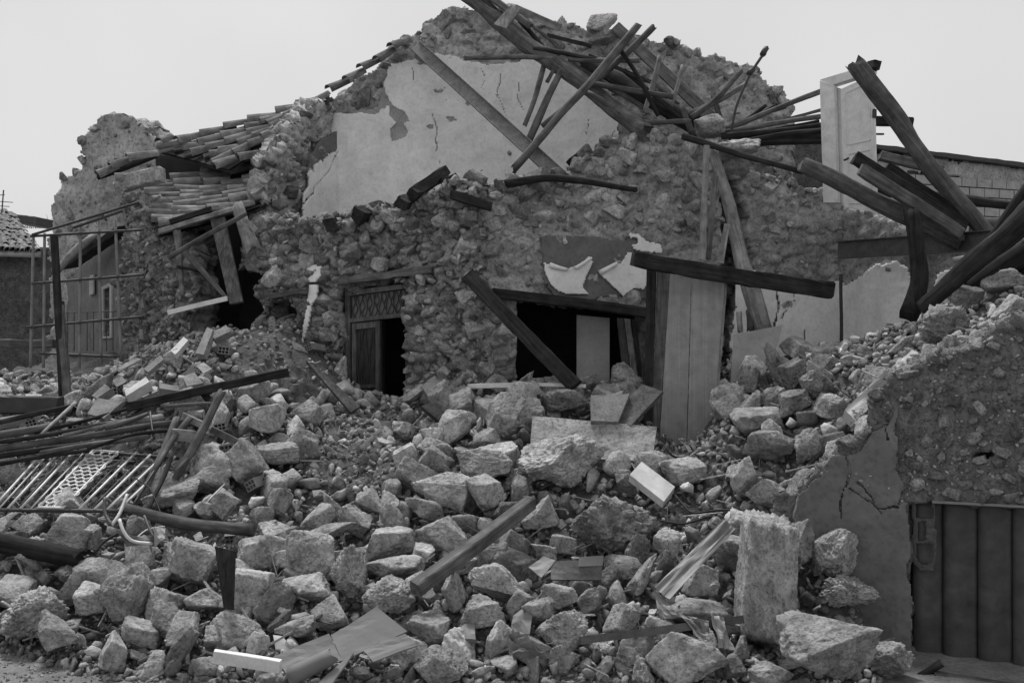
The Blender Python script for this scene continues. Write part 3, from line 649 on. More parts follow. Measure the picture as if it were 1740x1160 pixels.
# ================================================================== RUBBLE STONES
HEROES = [  # cx, cy, w, h, tone, shape index (0 angular 1 blocky 2 rounded 3 jagged), roll deg, label
 (958,785,172,112,.40,3,-8,"largest pale boulder below the fallen concrete lintel"),
 (1298,1000,116,258,.34,1,6,"tall upright pale slab of limestone beside the near wall"),
 (1410,1094,186,140,.30,0,-9,"huge angular boulder at the foot of the tall upright slab"),
 (1502,1124,110,82,.32,3,5,"rough boulder at the lower corner of the metal shutter"),
 (1436,1003,118,66,.33,4,-4,"flat ragged rock against the near wall render"),
 (1420,938,90,84,.36,3,0,"knobbly grey rock leaning on the near wall render"),
 (1352,930,60,105,.28,3,0,"narrow rough rock between the upright slab and the near wall"),
 (1165,1118,152,108,.37,0,10,"big sloping boulder beneath the crumpled metal strip"),
 (1310,1146,80,44,.36,2,0,"low pale rock at the bottom edge under the huge boulder"),
 (848,992,126,100,.35,0,22,"big boulder with shadowed underside beside the fallen squared timber"),
 (750,1132,108,92,.30,0,12,"dark boulder with pale top beside the crumpled sheet"),
 (728,1072,74,56,.30,3,0,"rough rock behind the crumpled sheet"),
 (662,1010,104,82,.37,3,-12,"pale rock above the crumpled sheet"),
 (668,962,108,52,.36,0,6,"wide rock resting on the pale rock above the crumpled sheet"),
 (662,922,92,48,.38,1,-3,"flat-topped pale block in the middle of the heap"),
 (752,908,94,62,.35,0,0,"broad rock left of the fallen squared timber's upper end"),
 (528,942,104,112,.42,0,-10,"big pale boulder at the centre of the lower heap"),
 (590,968,84,104,.35,3,8,"rough boulder leaning against the big pale boulder"),
 (520,1002,88,56,.38,0,-6,"long pale rock under the big pale boulder"),
 (505,1068,82,54,.33,2,-15,"rounded rock just above the crumpled sheet's left corner"),
 (428,1002,70,78,.42,1,3,"square pale slab beside the upright dark plank"),
 (442,942,86,66,.33,0,0,"broad rock behind the upright dark plank"),
 (335,952,100,112,.37,0,-12,"large pointed boulder left of the upright dark plank"),
 (345,1020,82,60,.40,2,14,"pale egg-shaped rock below the large pointed boulder"),
 (402,1070,100,66,.33,2,0,"domed rock above the white painted board"),
 (212,1008,98,108,.27,0,0,"dark pyramid-shaped boulder on the left of the heap"),
 (62,1042,126,116,.38,4,14,"big crumbly boulder at the street edge"),
 (165,968,88,60,.36,2,-12,"sloped pale rock above the dark pyramid boulder"),
 (262,982,92,60,.36,0,-20,"pale angular rock right of the dark pyramid boulder"),
 (160,1016,62,56,.38,1,0,"pale block between the crumbly boulder and the dark pyramid"),
 (240,1075,84,60,.32,1,20,"tilted block below the dark pyramid boulder"),
 (310,1098,66,92,.27,1,30,"dark tilted block near the street edge of the heap"),
 (125,900,60,62,.36,1,8,"pale block below the lying iron railing"),
 (50,895,62,52,.27,0,-8,"dark wedge below the lying iron railing"),
 (232,895,64,62,.28,0,-30,"dark rock behind the bent chair frame"),
 (298,842,104,66,.30,0,-18,"big wedge-shaped block above the bowed timber"),
 (362,786,92,68,.33,2,0,"large rounded boulder beside the leaning log"),
 (352,815,82,50,.37,0,0,"pale boulder in front of the large rounded boulder"),
 (311,864,40,36,.33,2,0,"small ball-like stone above the bowed timber"),
 (346,866,44,38,.40,0,10,"small pale wedge next to the ball-like stone"),
 (380,855,56,56,.33,1,35,"cubic block balanced over the bowed timber"),
 (475,852,48,58,.38,2,8,"pale oval boulder in the middle left of the heap"),
 (470,770,84,44,.34,2,-4,"flat rounded boulder below the dusty path"),
 (455,712,66,58,.36,1,-10,"pale broken slab left of the dusty path"),
 (520,700,60,44,.34,2,0,"rounded rock at the left side of the dusty path"),
 (432,664,56,40,.36,0,0,"pale wedge below the dark timber's upper end"),
 (468,905,72,42,.35,0,0,"flat rock behind the big pale boulder"),
 (560,902,96,60,.30,0,-22,"dark grooved block in the middle of the heap"),
 (772,727,60,64,.41,2,0,"round pale boulder left of the fallen concrete lintel"),
 (855,706,82,98,.30,0,18,"dark upright boulder in front of the window"),
 (887,670,58,56,.43,0,-10,"white-topped rock under the window"),
 (822,790,106,72,.36,0,8,"angular pale boulder left of the largest boulder"),
 (750,828,116,86,.38,0,14,"broad pale boulder at the foot of the round boulder"),
 (722,862,80,56,.30,2,20,"dark-sided boulder below the broad pale boulder"),
 (826,840,70,66,.34,0,0,"five-sided boulder left of the largest boulder's foot"),
 (740,765,72,52,.30,3,10,"rough rock under the round pale boulder"),
 (826,745,56,44,.36,0,-10,"small grey block between the round and the upright boulders"),
 (918,868,66,58,.37,0,0,"pale rock behind the fallen squared timber's end"),
 (700,672,70,50,.30,3,-25,"earthy lump right of the doorway foot"),
 (1046,892,160,104,.25,4,0,"large dark clump of mortar and stones in the heap's middle"),
 (1132,922,60,62,.43,2,15,"pale egg-shaped rock in the middle right of the heap"),
 (1094,974,60,82,.33,0,30,"wedge-shaped rock pointing down beside the crumpled metal strip"),
 (950,1012,68,50,.40,2,8,"small pale boulder right of the big shadowed boulder"),
 (955,1068,90,76,.34,3,0,"rough pale boulder above the thin angle iron"),
 (1056,1050,66,52,.40,0,0,"pale cut block resting against the angle iron"),
 (1180,1040,110,56,.30,0,-4,"low slab behind the crumpled metal strip"),
 (1243,682,84,64,.33,2,0,"rounded boulder right of the tall board door"),
 (1290,716,98,58,.35,0,-5,"broad boulder below the rounded boulder by the board door"),
 (1306,757,92,68,.28,0,8,"dark boulder on the right slope of the heap"),
 (1270,810,70,84,.35,0,14,"pointed boulder above the tall upright slab"),
 (1345,682,76,60,.23,1,-20,"dark broken block near the top of the right slope"),
 (1395,655,64,54,.30,3,0,"rough rock on the right slope below the white-topped slab"),
 (1412,690,52,44,.35,0,0,"small wedge on the right slope beside the long wall fragment"),
 (1442,566,98,42,.56,3,0,"white-topped slab on the crest of the right heap"),
 (1318,620,60,90,.25,4,-25,"dark earthy lump at the plaster wall's foot"),
 (1448,612,48,28,.38,2,-8,"small oval pale stone under the white-topped slab"),
 (1604,560,96,92,.27,4,0,"big crumbling lump of masonry on the right heap"),
 (1706,478,84,54,.32,2,-10,"smooth boulder at the top of the right heap beside the log"),
 (1712,525,76,62,.34,3,-20,"grey boulder below the top boulder of the right heap"),
 (1640,505,60,44,.30,0,0,"small rock on the right heap beneath the diagonal log"),
 (1665,590,70,46,.30,3,0,"rough lump halfway up the right heap"),
 (1560,650,96,50,.28,3,-20,"mortared lump above the near wall's top"),
 (1530,590,64,52,.30,3,-30,"broken lump on the crest of the right heap"),
 (1490,640,50,40,.33,0,0,"small angular rock beside the long wall fragment"),
 (1065,640,56,52,.40,3,0,"pale crumbly lump under the planks inside the window"),
 (1032,690,64,54,.35,1,0,"square grey block behind the fallen lintel"),
 (960,680,90,40,.26,3,0,"flat dusty lump behind the fallen lintel"),
 (1160,800,80,44,.33,0,0,"rock behind the white rectangular block"),
 (10,800,50,56,.42,2,0,"pale boulder at the photo's edge beside the railing"),
 (298,612,36,40,.36,3,0,"pale knob of stone on the left slope above the dark timber"),
 (375,585,36,34,.36,0,0,"pale stone high on the left slope below the plank post"),
 (330,655,60,36,.37,0,0,"pale rock just behind the dark timber"),
]
rngH = random.Random(9)
HERO_W = []        # (x, y, r) footprints
for k, (cx, cy, w, h, tone, shp, roll, lab) in enumerate(HEROES):
    D = hit(cx, cy+0.34*h); r = 0.5*w*D/F
    D2 = D+0.12*r-(0.45 if lab.startswith('huge') else 0.0)
    sub = 6 if w*h > 6500 else 5
    kw = dict(SHAPES[shp][1])
    if shp == 1: kw['rough'] = 0.95
    X, Fc = rock_verts(1000+k, sub, **kw)
    a = math.radians(roll); ca, sa = abs(math.cos(a)), abs(math.sin(a))
    sx, sz = 0.5*w*D2/F, 0.5*h*D2/F
    if abs(roll) > 3:                         # keep the outline's width and height after rolling
        det = ca*ca-sa*sa
        if det > 0.3:
            sx, sz = max(0.45*sx, (ca*sx-sa*sz)/det), max(0.45*sz, (ca*sz-sa*sx)/det)
    sy = 0.5*(sx+sz)*rngH.uniform(0.8, 1.1)
    Mx = Matrix.Translation(P(cx, cy, D2)) @ Matrix.Rotation(a, 4, 'Y') @ Matrix.Diagonal((sx, sy, sz, 1))
    c = P(cx, cy, D2); HERO_W.append((c.x, c.y, r*0.8))
    link("boulder", mesh_np("boulder", X, Fc), M_ROCK, M=Mx, label=lab, cat="boulder", group="large boulders of the rubble heap", tone=tone*1.08)

# random fill, largest first
LAND = [(0,760,"stacked poles on the left"),(110,820,"lying iron railing"),(240,900,"bent chair frame"),(320,885,"bowed timber"),(385,980,"upright dark plank"),(420,1120,"white painted board"),(590,1090,"crumpled sheet"),(800,930,"fallen squared timber"),(980,960,"dark metal box"),(1180,950,"crumpled metal strip"),(1120,1070,"thin angle iron"),(1300,990,"tall upright slab"),(1440,900,"near wall render"),(1640,1000,"metal shutter"),(1110,820,"white rectangular block"),(1000,745,"fallen concrete lintel"),(1165,640,"tall board door"),(960,600,"window opening"),(640,600,"double doorway"),(620,740,"dusty path"),(350,660,"dark slanting timber"),(330,745,"leaning log"),(480,590,"small opening in the wall"),(260,560,"corner pier"),(150,520,"pipe fence"),(180,690,"broken hollow bricks"),(1340,570,"pale plaster patch"),(1500,660,"long wall fragment"),(1600,480,"diagonal log"),(1442,566,"white-topped slab"),(100,1120,"street edge"),(958,785,"largest pale boulder"),(528,942,"big pale boulder at the centre"),(62,1042,"crumbly street-edge boulder"),(212,1008,"dark pyramid boulder"),(1405,1090,"huge angular boulder"),(848,992,"big shadowed boulder"),(750,828,"broad pale boulder"),(362,786,"large rounded boulder"),(1048,885,"dark mortar clump"),(1306,757,"dark boulder on the right slope")]
rsF = np.random.RandomState(42)
def density(px, py):
    """allowed largest half-size (m) by place in the heap"""
    if inpoly(np.array([px]), np.array([py]), [(590,690),(680,690),(640,750),(690,800),(640,830),(540,810),(530,740)])[0]: return 0.035
    if inpoly(np.array([px]), np.array([py]), [(400,550),(520,555),(590,660),(500,640),(430,640),(400,610)])[0]: return 0.05
    if inpoly(np.array([px]), np.array([py]), [(0,700),(330,690),(330,780),(240,870),(0,870)])[0]: return 0.06
    if inpoly(np.array([px]), np.array([py]), [(455,1110),(640,1020),(715,1095),(560,1165),(480,1165)])[0]: return 0.035
    if inpoly(np.array([px]), np.array([py]), [(1105,995),(1230,880),(1260,900),(1150,1020),(1250,1100),(1200,1090),(1110,1050)])[0]: return 0.05
    if inpoly(np.array([px]), np.array([py]), [(355,925),(410,925),(410,1060),(355,1060)])[0]: return 0.06
    if inpoly(np.array([px]), np.array([py]), [(160,840),(290,840),(430,885),(430,925),(290,945),(160,945)])[0]: return 0.06
    if inpoly(np.array([px]), np.array([py]), [(895,940),(1030,940),(1030,1000),(900,1000)])[0]: return 0.05
    if py < 660 and px < 420: return 0.13
    if inpoly(np.array([px]), np.array([py]), [(890,725),(1240,690),(1240,800),(890,800)])[0]: return 0.06
    if px > 1400 and py < 700: return 0.12
    if inpoly(np.array([px]), np.array([py]), [(960,830),(1240,830),(1240,940),(960,940)])[0]: return 0.11
    if py > 1110 and px > 600: return 0.14
    return 0.21
FILL = []; grid = {}
def near_ok(x, y, r, f):
    ci, cj = int(x//0.5), int(y//0.5)
    for i in range(ci-2, ci+3):
        for j in range(cj-2, cj+3):
            for (a, b, q) in grid.get((i, j), ()):
                if (x-a)**2+(y-b)**2 < (f*(r+q))**2: return False
    return True
for (x, y, r) in HERO_W: grid.setdefault((int(x//0.5), int(y//0.5)), []).append((x, y, r*0.85))
cand = np.sort(rsF.uniform(0, 1, 11000)**2.6)[::-1]*0.20+0.030
for r in cand:
    y = rsF.uniform(8.75, 17.2); x = rsF.uniform(-0.56, 0.56)*y
    h = float(heap(np.array([x]), np.array([y]))[0])
    if h < 0.02: continue
    px, py = topix((x, y, h))
    if px < -60 or px > 1800: continue
    if r > density(px, py)*rsF.uniform(0.8, 1.1): continue
    if front_of_rw(x, y) > -0.45 and px > 1375 and front_of_rw(x, y) < 0.12: continue
    if px > 1330 and front_of_rw(x, y) > 0 and r > 0.12: continue
    # keep inside the yard, clear of standing walls
    if 432 < px < 800 and y > PW1.D(px)-0.25 and not (590 < px < 690): continue
    if 800 <= px < 1432 and y > PW2.D(px)-0.2: continue
    if px >= 1432 and y > PW4.D(min(px, 1690))-0.2: continue
    if 205 < px < 350 and y > PPI.D(px)-0.25: continue
    if not near_ok(x, y, r, rsF.choice([0.62, 0.74, 0.8])): continue
    grid.setdefault((int(x//0.5), int(y//0.5)), []).append((x, y, r)); FILL.append((x, y, r, px, py))
FILL.sort(key=lambda f: -f[2]/f[1])
NIND = 300-len(HEROES)
SEEN = {}
for (x, y, r, px, py) in FILL[:NIND]:
    k = rsF.randint(16) if r*F/y > 22 else rsF.randint(24)
    me, w = PROTO[k]; tone = float(np.clip(rsF.normal(0.36, 0.10), 0.15, 0.6))
    sx, sy, sz = r*rsF.uniform(1.0, 1.3), r*rsF.uniform(0.85, 1.1), r*rsF.uniform(0.4, 0.95)
    E = Euler((rsF.uniform(-1.3, 1.3), rsF.uniform(-1.3, 1.3), rsF.uniform(0, 6.28))).to_matrix().to_4x4()
    z = float(surf(x, y))+rsF.uniform(0.2, 0.75)*r
    size = "large" if r*F/y > 28 else ("fair-sized" if r*F/y > 21 else "small")
    tn = "pale" if tone > 0.41 else ("dark" if tone < 0.29 else "grey")
    ds = sorted((math.hypot(px-a, (py-b)*1.2), a, b, n) for a, b, n in LAND)
    dd, a, b, n = ds[0]
    rel = "above" if py < b-35 and abs(px-a) < 70 else ("below" if py > b+35 and abs(px-a) < 70 else ("left of" if px < a else "right of"))
    fl = "flat " if sz < 0.6*r else ""
    lab = f"{size} {tn} {fl}{w} stone {rel} the {n}".replace("the stacked poles on the left", "the stacked poles")
    if lab in SEEN:
        lab2 = f"{size} {tn} {fl}{w} stone between the {n} and the {ds[1][3]}"
        lab = lab2 if lab2 not in SEEN else lab2.replace(" stone ", " rubble stone ")
        lab = " ".join(lab.split()[:16]) if len(lab.split()) <= 16 else f"{size} {tn} {fl}{w} rubble stone near the {n}"
    SEEN[lab] = 1
    link("rubble_stone", me, M_ROCK, M=Matrix.Translation((x, y, z)) @ E @ Matrix.Diagonal((sx, sy, sz, 1)), label=lab, cat="stone", group="loose stones of the rubble heap", tone=tone)
# the rest of the heap, too many to count
rest = FILL[NIND:]
pts = np.array([(x, y, float(surf(x, y) if r > 0.07 else base(x, y)+rsF.uniform(0, 0.10))+0.25*r) for (x, y, r, px, py) in rest]); szs = np.array([f[2] for f in rest])
big = szs > 0.075
VV, FF = scatter_mesh("a", pts[big], szs[big], SMALL3 if big.sum() < 500 else SMALL2, 5)
n_small = 4200; y_ = 8.8+7.5*rsF.uniform(0, 1, n_small)**1.15; x_ = rsF.uniform(-0.54, 0.54, n_small)*y_; h_ = heap(x_, y_); f_ = front_of_rw(x_, y_)
SOFT = lambda x, y: inpoly(870+x/y*F, 580-(heap(x, y)-EYE)/y*F, [(395,540),(530,545),(600,690),(500,655),(430,640),(390,600)])
k_ = (h_ > 0.03) & ~(SOFT(x_, y_) & (rsF.uniform(0, 1, n_small) < 0.9)) & ~((f_ > -0.5) & (f_ < 0.1) & (x_ > 2.6)); x_, y_ = x_[k_], y_[k_]; s_ = rsF.uniform(0, 1, len(x_))**1.6*0.055+0.022
pts = np.concatenate([pts, np.stack([x_, y_, base(x_, y_)+rsF.uniform(0.0, 0.09, len(x_))], -1)]); szs = np.concatenate([szs, s_]); big = np.concatenate([big, np.zeros(len(x_), bool)])
V2, F2 = scatter_mesh("b", pts[~big], szs[~big], SMALL2 if (~big).sum() < 2200 else SMALL1, 6)
link("rubble", mesh_np("rubble", np.concatenate([VV, V2]), np.concatenate([FF, F2+len(VV)])), M_ROCKS, kind="stuff", label="small broken stones filling the rubble heap", cat="rubble")
# gravel and crumbs
ng = 22000
y = 8.6+8.2*rsF.uniform(0, 1, ng)**1.3; x = rsF.uniform(-0.54, 0.54, ng)*y
hz = heap(x, y); fr = front_of_rw(x, y); uu = (x-RW.A[0])*RW.t[0]+(y-RW.A[1])*RW.t[1]
keep = (hz > -0.03) & ~(SOFT(x, y) & (rsF.uniform(0, 1, ng) < 0.5)) & ~((fr > -0.5) & (fr < 0.06) & (uu > 0.1))
x, y, hz = x[keep], y[keep], hz[keep]; s = rsF.uniform(0, 1, len(x))**2.4*0.048+0.011
V3, F3 = scatter_mesh("c", np.stack([x, y, base(x, y)+s*0.3], -1), s, CRUMB, 7)
link("gravel", mesh_np("gravel", V3, F3), M_GRAVEL, kind="stuff", label="gravel and mortar crumbs scattered over the heap", cat="gravel")
# loose crumbs on the upper floor edge
kk = rsF.randint(0, len(FLV), 1500); s = rsF.uniform(0, 1, 1500)**2.5*0.11+0.02
pp_ = FLV[kk]+rsF.normal(size=(1500, 3))*np.array([.08, .08, 0.0]); pp_[:, 2] += s*0.3
V4, F4 = scatter_mesh("d", pp_, s, SMALL1, 8)
link("upper_rubble", mesh_np("upper_rubble", V4, F4), M_ROCKS, kind="stuff", label="loose stones lying on the broken upper floor", cat="rubble")
# street pebbles
n = 1800; x = rsF.uniform(-5.4, -2.2, n); y = rsF.uniform(8.2, 9.9, n); s = rsF.uniform(0, 1, n)**3*0.02+0.004
V5, F5 = scatter_mesh("e", np.stack([x, y, s*0.3+np.maximum(0, heap(x, y)-0.02)], -1), s, CRUMB, 9)
link("street_pebbles", mesh_np("street_pebbles", V5, F5), M_GRAVEL, kind="stuff", label="pebbles strewn on the street edge", cat="gravel")

# ================================================================== TIMBER, IRON, TILES
def frame_z(a, b, up=Vector((0, -1, 0))):
    """matrix with local Z along a->b, origin at a"""
    z = (b-a).normalized(); x = up.cross(z)
    if x.length < 1e-4: x = Vector((1, 0, 0)).cross(z)
    x.normalize(); y = z.cross(x)
    return Matrix(((x.x, y.x, z.x, a.x), (x.y, y.y, z.y, a.y), (x.z, y.z, z.z, a.z), (0, 0, 0, 1)))
_seed = [500]
def tube_data(loc, rad, seg=12, rough=0.08, seed=0, ragged=0.0):
    """tube along local points with uneven radius; returns V, faces"""
    rs = np.random.RandomState(seed); V, Fs = [], []; n = len(loc)
    for i in range(n):
        a = loc[max(i-1, 0)]; b = loc[min(i+1, n-1)]; z = (b-a).normalized()
        x = Vector((0, 1, 0)).cross(z)
        if x.length < 1e-3: x = Vector((1, 0, 0)).cross(z)
        x.normalize(); y = z.cross(x)
        for k in range(seg):
            th = 2*math.pi*k/seg; V.append((loc[i], x*math.cos(th)+y*math.sin(th), rad[i], th))
    q = np.array([[math.cos(v[3])*1.2, math.sin(v[3])*1.2, v[0].length*2.2] for v in V])
    nz = fbm(q+seed, 3, seed)*rough*2.2
    q2 = np.array([[math.cos(v[3])*3, math.sin(v[3])*3, v[0].length*0.8] for v in V]); nz = nz+rough*0.7*fbm(q2+seed+3, 2, seed+1)
    VV = [v[0]+v[1]*v[2]*(1+float(nz[i])) for i, v in enumerate(V)]
    if ragged:
        for e, a_, b_ in ((0, loc[0], loc[1]), (n-1, loc[-1], loc[-2])):
            z = (a_-b_).normalized()
            for k in range(seg): VV[e*seg+k] = VV[e*seg+k]+z*float(rs.uniform(-0.2, 1.0)**1)*rad[e]*ragged
    for i in range(n-1):
        for k in range(seg):
            Fs.append((i*seg+k, i*seg+(k+1) % seg, (i+1)*seg+(k+1) % seg, (i+1)*seg+k))
    Fs.append(tuple(range(seg))[::-1]); Fs.append(tuple((n-1)*seg+k for k in range(seg)))
    return VV, Fs
def log(name, pts, w, mat, label=None, cat=None, group=None, parent=None, seg=14, rough=0.12, tip=None, step=0.09):
    """round timber through pixel points (px, py, D); w = pixel width (one number or start,end)"""
    _seed[0] += 1
    W = [P(*p) for p in pts]; w = w if isinstance(w, (tuple, list)) else (w, w*0.88)
    M = frame_z(W[0], W[-1]); Mi = M.inverted(); loc0 = [Mi @ v for v in W]
    # Catmull-like resample
    cum = [0]
    for a, b in zip(loc0[:-1], loc0[1:]): cum.append(cum[-1]+(b-a).length)
    n = max(3, int(cum[-1]/step)); loc, rad = [], []
    rr = [0.5*(w[0]+(w[1]-w[0])*i/(len(pts)-1))*p[2]/F for i, p in enumerate(pts)]
    xs = np.array(cum)
    tt = np.linspace(0, cum[-1], n+1)
    comp = []
    for c in range(3):
        vals = np.array([l[c] for l in loc0])
        if len(loc0) > 2:
            y = np.interp(tt, xs, vals)
            for _ in range(3): y[1:-1] = 0.25*y[:-2]+0.5*y[1:-1]+0.25*y[2:] if len(y) > 2 else y[1:-1]
        else: y = np.interp(tt, xs, vals)
        comp.append(y)
    rs = np.random.RandomState(_seed[0]); ph = rs.uniform(0, 6.28, 4); A = 0.005*cum[-1]+0.005
    for i, t in enumerate(tt):
        e = math.sin(math.pi*i/n)
        loc.append(Vector((comp[0][i]+A*e*math.sin(2.2*t+ph[0]), comp[1][i]+A*e*math.sin(1.7*t+ph[1]), comp[2][i])))
        rad.append(float(np.interp(t, xs, rr)))
    V, Fs = tube_data(loc, rad, seg, rough, _seed[0], 0.9 if rad[0] > 0.02 else 0.0)
    me = mesh_np(name, np.array([tuple(v) for v in V]), [list(f) for f in Fs])
    for p in me.polygons: p.use_smooth = len(p.vertices) == 4
    return link(name, me, mat, M=M, label=label, cat=cat, group=group, parent=parent)
def beam(name, a, b, w, mat, label=None, cat=None, group=None, parent=None, ratio=1.0, roll=0.0, rough=0.06, taper=1.0, chip=True, n=None):
    """squared timber between pixel points (px,py,D); w = pixel width seen, ratio = depth/width"""
    _seed[0] += 1; rs = np.random.RandomState(_seed[0])
    A, B = P(*a), P(*b); M = frame_z(A, B) @ Matrix.Rotation(math.radians(roll), 4, 'Z'); L = (B-A).length
    hx = 0.5*w*0.5*(a[2]+b[2])/F; hy = hx*ratio; n = n or max(4, int(L/0.12)); V, Fs = [], []
    bv = 0.18*min(hx, hy)
    prof = [(-hx+bv, -hy), (hx-bv, -hy), (hx, -hy+bv), (hx, hy-bv), (hx-bv, hy), (-hx+bv, hy), (-hx, hy-bv), (-hx, -hy+bv)]
    ph = rs.uniform(0, 6, 2); bow = 0.006*L
    for i in range(n+1):
        t = i/n; s = 1+(taper-1)*t; e = math.sin(math.pi*t)
        for (x, y) in prof:
            j = rs.uniform(-1, 1, 2)*rough*min(hx, hy)*(1.0+(1.8 if i in (0, n) else 0))
            V.append((x*s+j[0]+bow*e*math.sin(ph[0]), y*s+j[1]+bow*e*math.sin(ph[1]), L*t+(rs.uniform(-.5, .5)*hx*0.5 if chip and i in (0, n) else 0)))
    m = len(prof)
    for i in range(n):
        for k in range(m): Fs.append([i*m+k, i*m+(k+1) % m, (i+1)*m+(k+1) % m, (i+1)*m+k])
    Fs.append(list(range(m))[::-1]); Fs.append([n*m+k for k in range(m)])
    return link(name, mesh_np(name, np.array(V), Fs), mat, M=M, label=label, cat=cat, group=group, parent=parent)
def profile_bar(name, a, b, prof, mat, roll=0, **kw):
    """steel section: closed profile (metres) swept a->b (world)"""
    M = frame_z(a, b) @ Matrix.Rotation(math.radians(roll), 4, 'Z'); L = (b-a).length; n = 8; V, Fs = [], []; m = len(prof)
    for i in range(n+1):
        for (x, y) in prof: V.append((x, y, L*i/n))
    for i in range(n):
        for k in range(m): Fs.append([i*m+k, i*m+(k+1) % m, (i+1)*m+(k+1) % m, (i+1)*m+k])
    Fs.append(list(range(m))[::-1]); Fs.append([n*m+k for k in range(m)])
    return link(name, mesh_np(name, np.array(V), Fs), mat, M=M, **kw)
def panel(name, pl, poly, th, mat, off=0.0, parent=None, bev=0.004, **kw):
    """flat board in a plane: pixel polygon extruded by th"""
    pts = [pl.pt(px, py, off) for px, py in poly]; c = sum(pts, Vector())/len(pts)
    c.z = min(p.z for p in pts)
    bm = bmesh.new(); vs_ = [bm.verts.new(p-c) for p in pts]; f = bm.faces.new(vs_)
    n3 = Vector((pl.n[0], pl.n[1], 0))
    r = bmesh.ops.extrude_face_region(bm, geom=[f]); bmesh.ops.translate(bm, verts=[v for v in r["geom"] if isinstance(v, bmesh.types.BMVert)], vec=-n3*th)
    bmesh.ops.recalc_face_normals(bm, faces=bm.faces)
    bmesh.ops.bevel(bm, geom=bm.edges[:], offset=min(bev, th*0.3), segments=1, affect='EDGES', clamp_overlap=True)
    me = bpy.data.meshes.new(name); bm.to_mesh(me); bm.free()
    return link(name, me, mat, parent=parent, M=Matrix.Translation(c), **kw)
def quad_board(name, q, th, mat, parent=None, sub=1, wob=0.0, fq=2.3, **kw):
    """board through four pixel corners (px,py,D), thickness th away from the camera, optionally warped"""
    A, B, C, D_ = [P(*p) for p in q]; n = (B-A).cross(D_-A).normalized()
    if n.y > 0: n = -n
    V = []; _seed[0] += 1
    for side in (0, 1):
        for j in range(sub+1):
            for i in range(sub+1):
                s, t = i/sub, j/sub
                p = A.lerp(B, s).lerp(D_.lerp(C, s), t)
                if wob: p = p+n*float(fbm(np.array([[s*fq+_seed[0], t*fq, 0.5]]), 2, _seed[0])[0])*wob
                V.append(p-n*th*side)
    m = (sub+1); I = np.arange(m*m).reshape(m, m); Fs = []
    for j in range(sub):
        for i in range(sub):
            a, b, c, d = I[j, i], I[j, i+1], I[j+1, i+1], I[j+1, i]
            Fs.append([a, b, c, d]); Fs.append([d+m*m, c+m*m, b+m*m, a+m*m])
    ring = list(I[0, :])+list(I[1:, -1])+list(I[-1, :-1][::-1])+list(I[1:-1, 0][::-1])
    for k in range(len(ring)):
        a, b = ring[k], ring[(k+1) % len(ring)]; Fs.append([b, a, a+m*m, b+m*m])
    V = np.array([tuple(v) for v in V]); o = np.array([V[:, 0].mean(), V[:, 1].mean(), V[:, 2].min()])
    return link(name, mesh_np(name, V-o, [[int(k) for k in f] for f in Fs]), mat, parent=parent, M=Matrix.Translation(Vector(o)), **kw)

# --- roof timbers over the gable
G1 = "fallen roof timbers on the gable"
log("roof_log", [(788,-14,17.6),(900,78,16.9),(1000,150,16.3),(1096,224,15.5)], (27,30), M_WOOD_M, "long thick round log sloping from the gable peak to the rubble", "log", G1)
log("roof_log", [(985,108,17.6),(1080,158,17.0),(1180,212,16.4)], (30,34), M_WOOD_D, "thick dark log lying behind the long sloping log", "log", G1)
beam("plank", (1046,46,18.0), (1208,200,16.9), 20, M_WOOD_M, "wide flat plank sloping down below the boulder on the gable", "plank", G1, ratio=0.3)
log("roof_log", [(812,-8,17.4),(880,60,17.1)], (16,14), M_WOOD_D, "short dark log end poking out at the gable peak", "log", G1)
log("roof_log", [(832,-6,17.3),(900,44,17.0)], (13,11), M_WOOD_M, "second log end at the gable peak beside the short dark log", "log", G1)
log("pole", [(790,98,17.2),(930,100,16.6),(1086,103,16.2)], (8,9), M_WOOD_M, "thin level pole crossing in front of the gable plaster", "pole", G1)
log("pole", [(1083,44,15.8),(985,160,15.7),(876,284,15.6)], (12,14), M_WOOD_M, "longest slanting pole with its top against the sky", "pole", G1)
log("pole", [(1110,47,16.0),(1020,135,16.1),(924,213,16.3)], (10,11), M_WOOD_M, "slanting pole just right of the longest slanting pole", "pole", G1)
log("pole", [(926,106,16.9),(910,165,16.8),(892,212,16.8)], (9,8), M_WOOD_P, "short pale steep pole hanging against the plaster", "pole", G1)
log("pole", [(962,104,16.5),(930,170,16.4),(900,238,16.4)], (11,13), M_WOOD_M, "knotty steep pole hanging next to the short pale one", "pole", G1)
log("pole", [(1050,80,15.9),(1085,130,15.8),(1118,196,15.8)], (8,7), M_WOOD_D, "thin dark pole crossing under the sky end of the slanting poles", "pole", G1)
log("pole", [(1122,96,16.1),(1096,190,16.0)], (9,8), M_WOOD_P, "pale short stick standing among the crossed poles", "stick", G1)
log("pole", [(1160,112,16.6),(1140,182,16.4)], (7,6), M_WOOD_P, "slimmer pale stick right of the pale short stick", "stick", G1)
log("pole", [(1004,142,16.0),(1075,153,15.9),(1142,165,15.8)], (10,9), M_WOOD_M, "level pole above the foot of the long sloping log", "pole", G1)
log("pole", [(1000,158,15.9),(1050,184,15.8),(1100,205,15.7)], (9,10), M_WOOD_M, "bent pole lying along the long sloping log", "pole", G1)
log("pole", [(1095,208,15.5),(1172,206,15.5)], (9,8), M_WOOD_M, "short level pole at the foot of the long sloping log", "pole", G1)
log("pole", [(908,82,16.7),(960,90,16.5),(1012,101,16.4)], (9,7), M_WOOD_D, "dark rod-like pole above the thin level pole", "pole", G1)
log("pole", [(884,36,17.2),(925,84,17.0)], (9,8), M_WOOD_D, "dark lath sloping under the pale board on the gable", "lath", G1)
log("pole", [(858,42,17.1),(905,92,16.9)], (8,7), M_WOOD_M, "grey lath sloping beside the tilted pale board", "lath", G1)
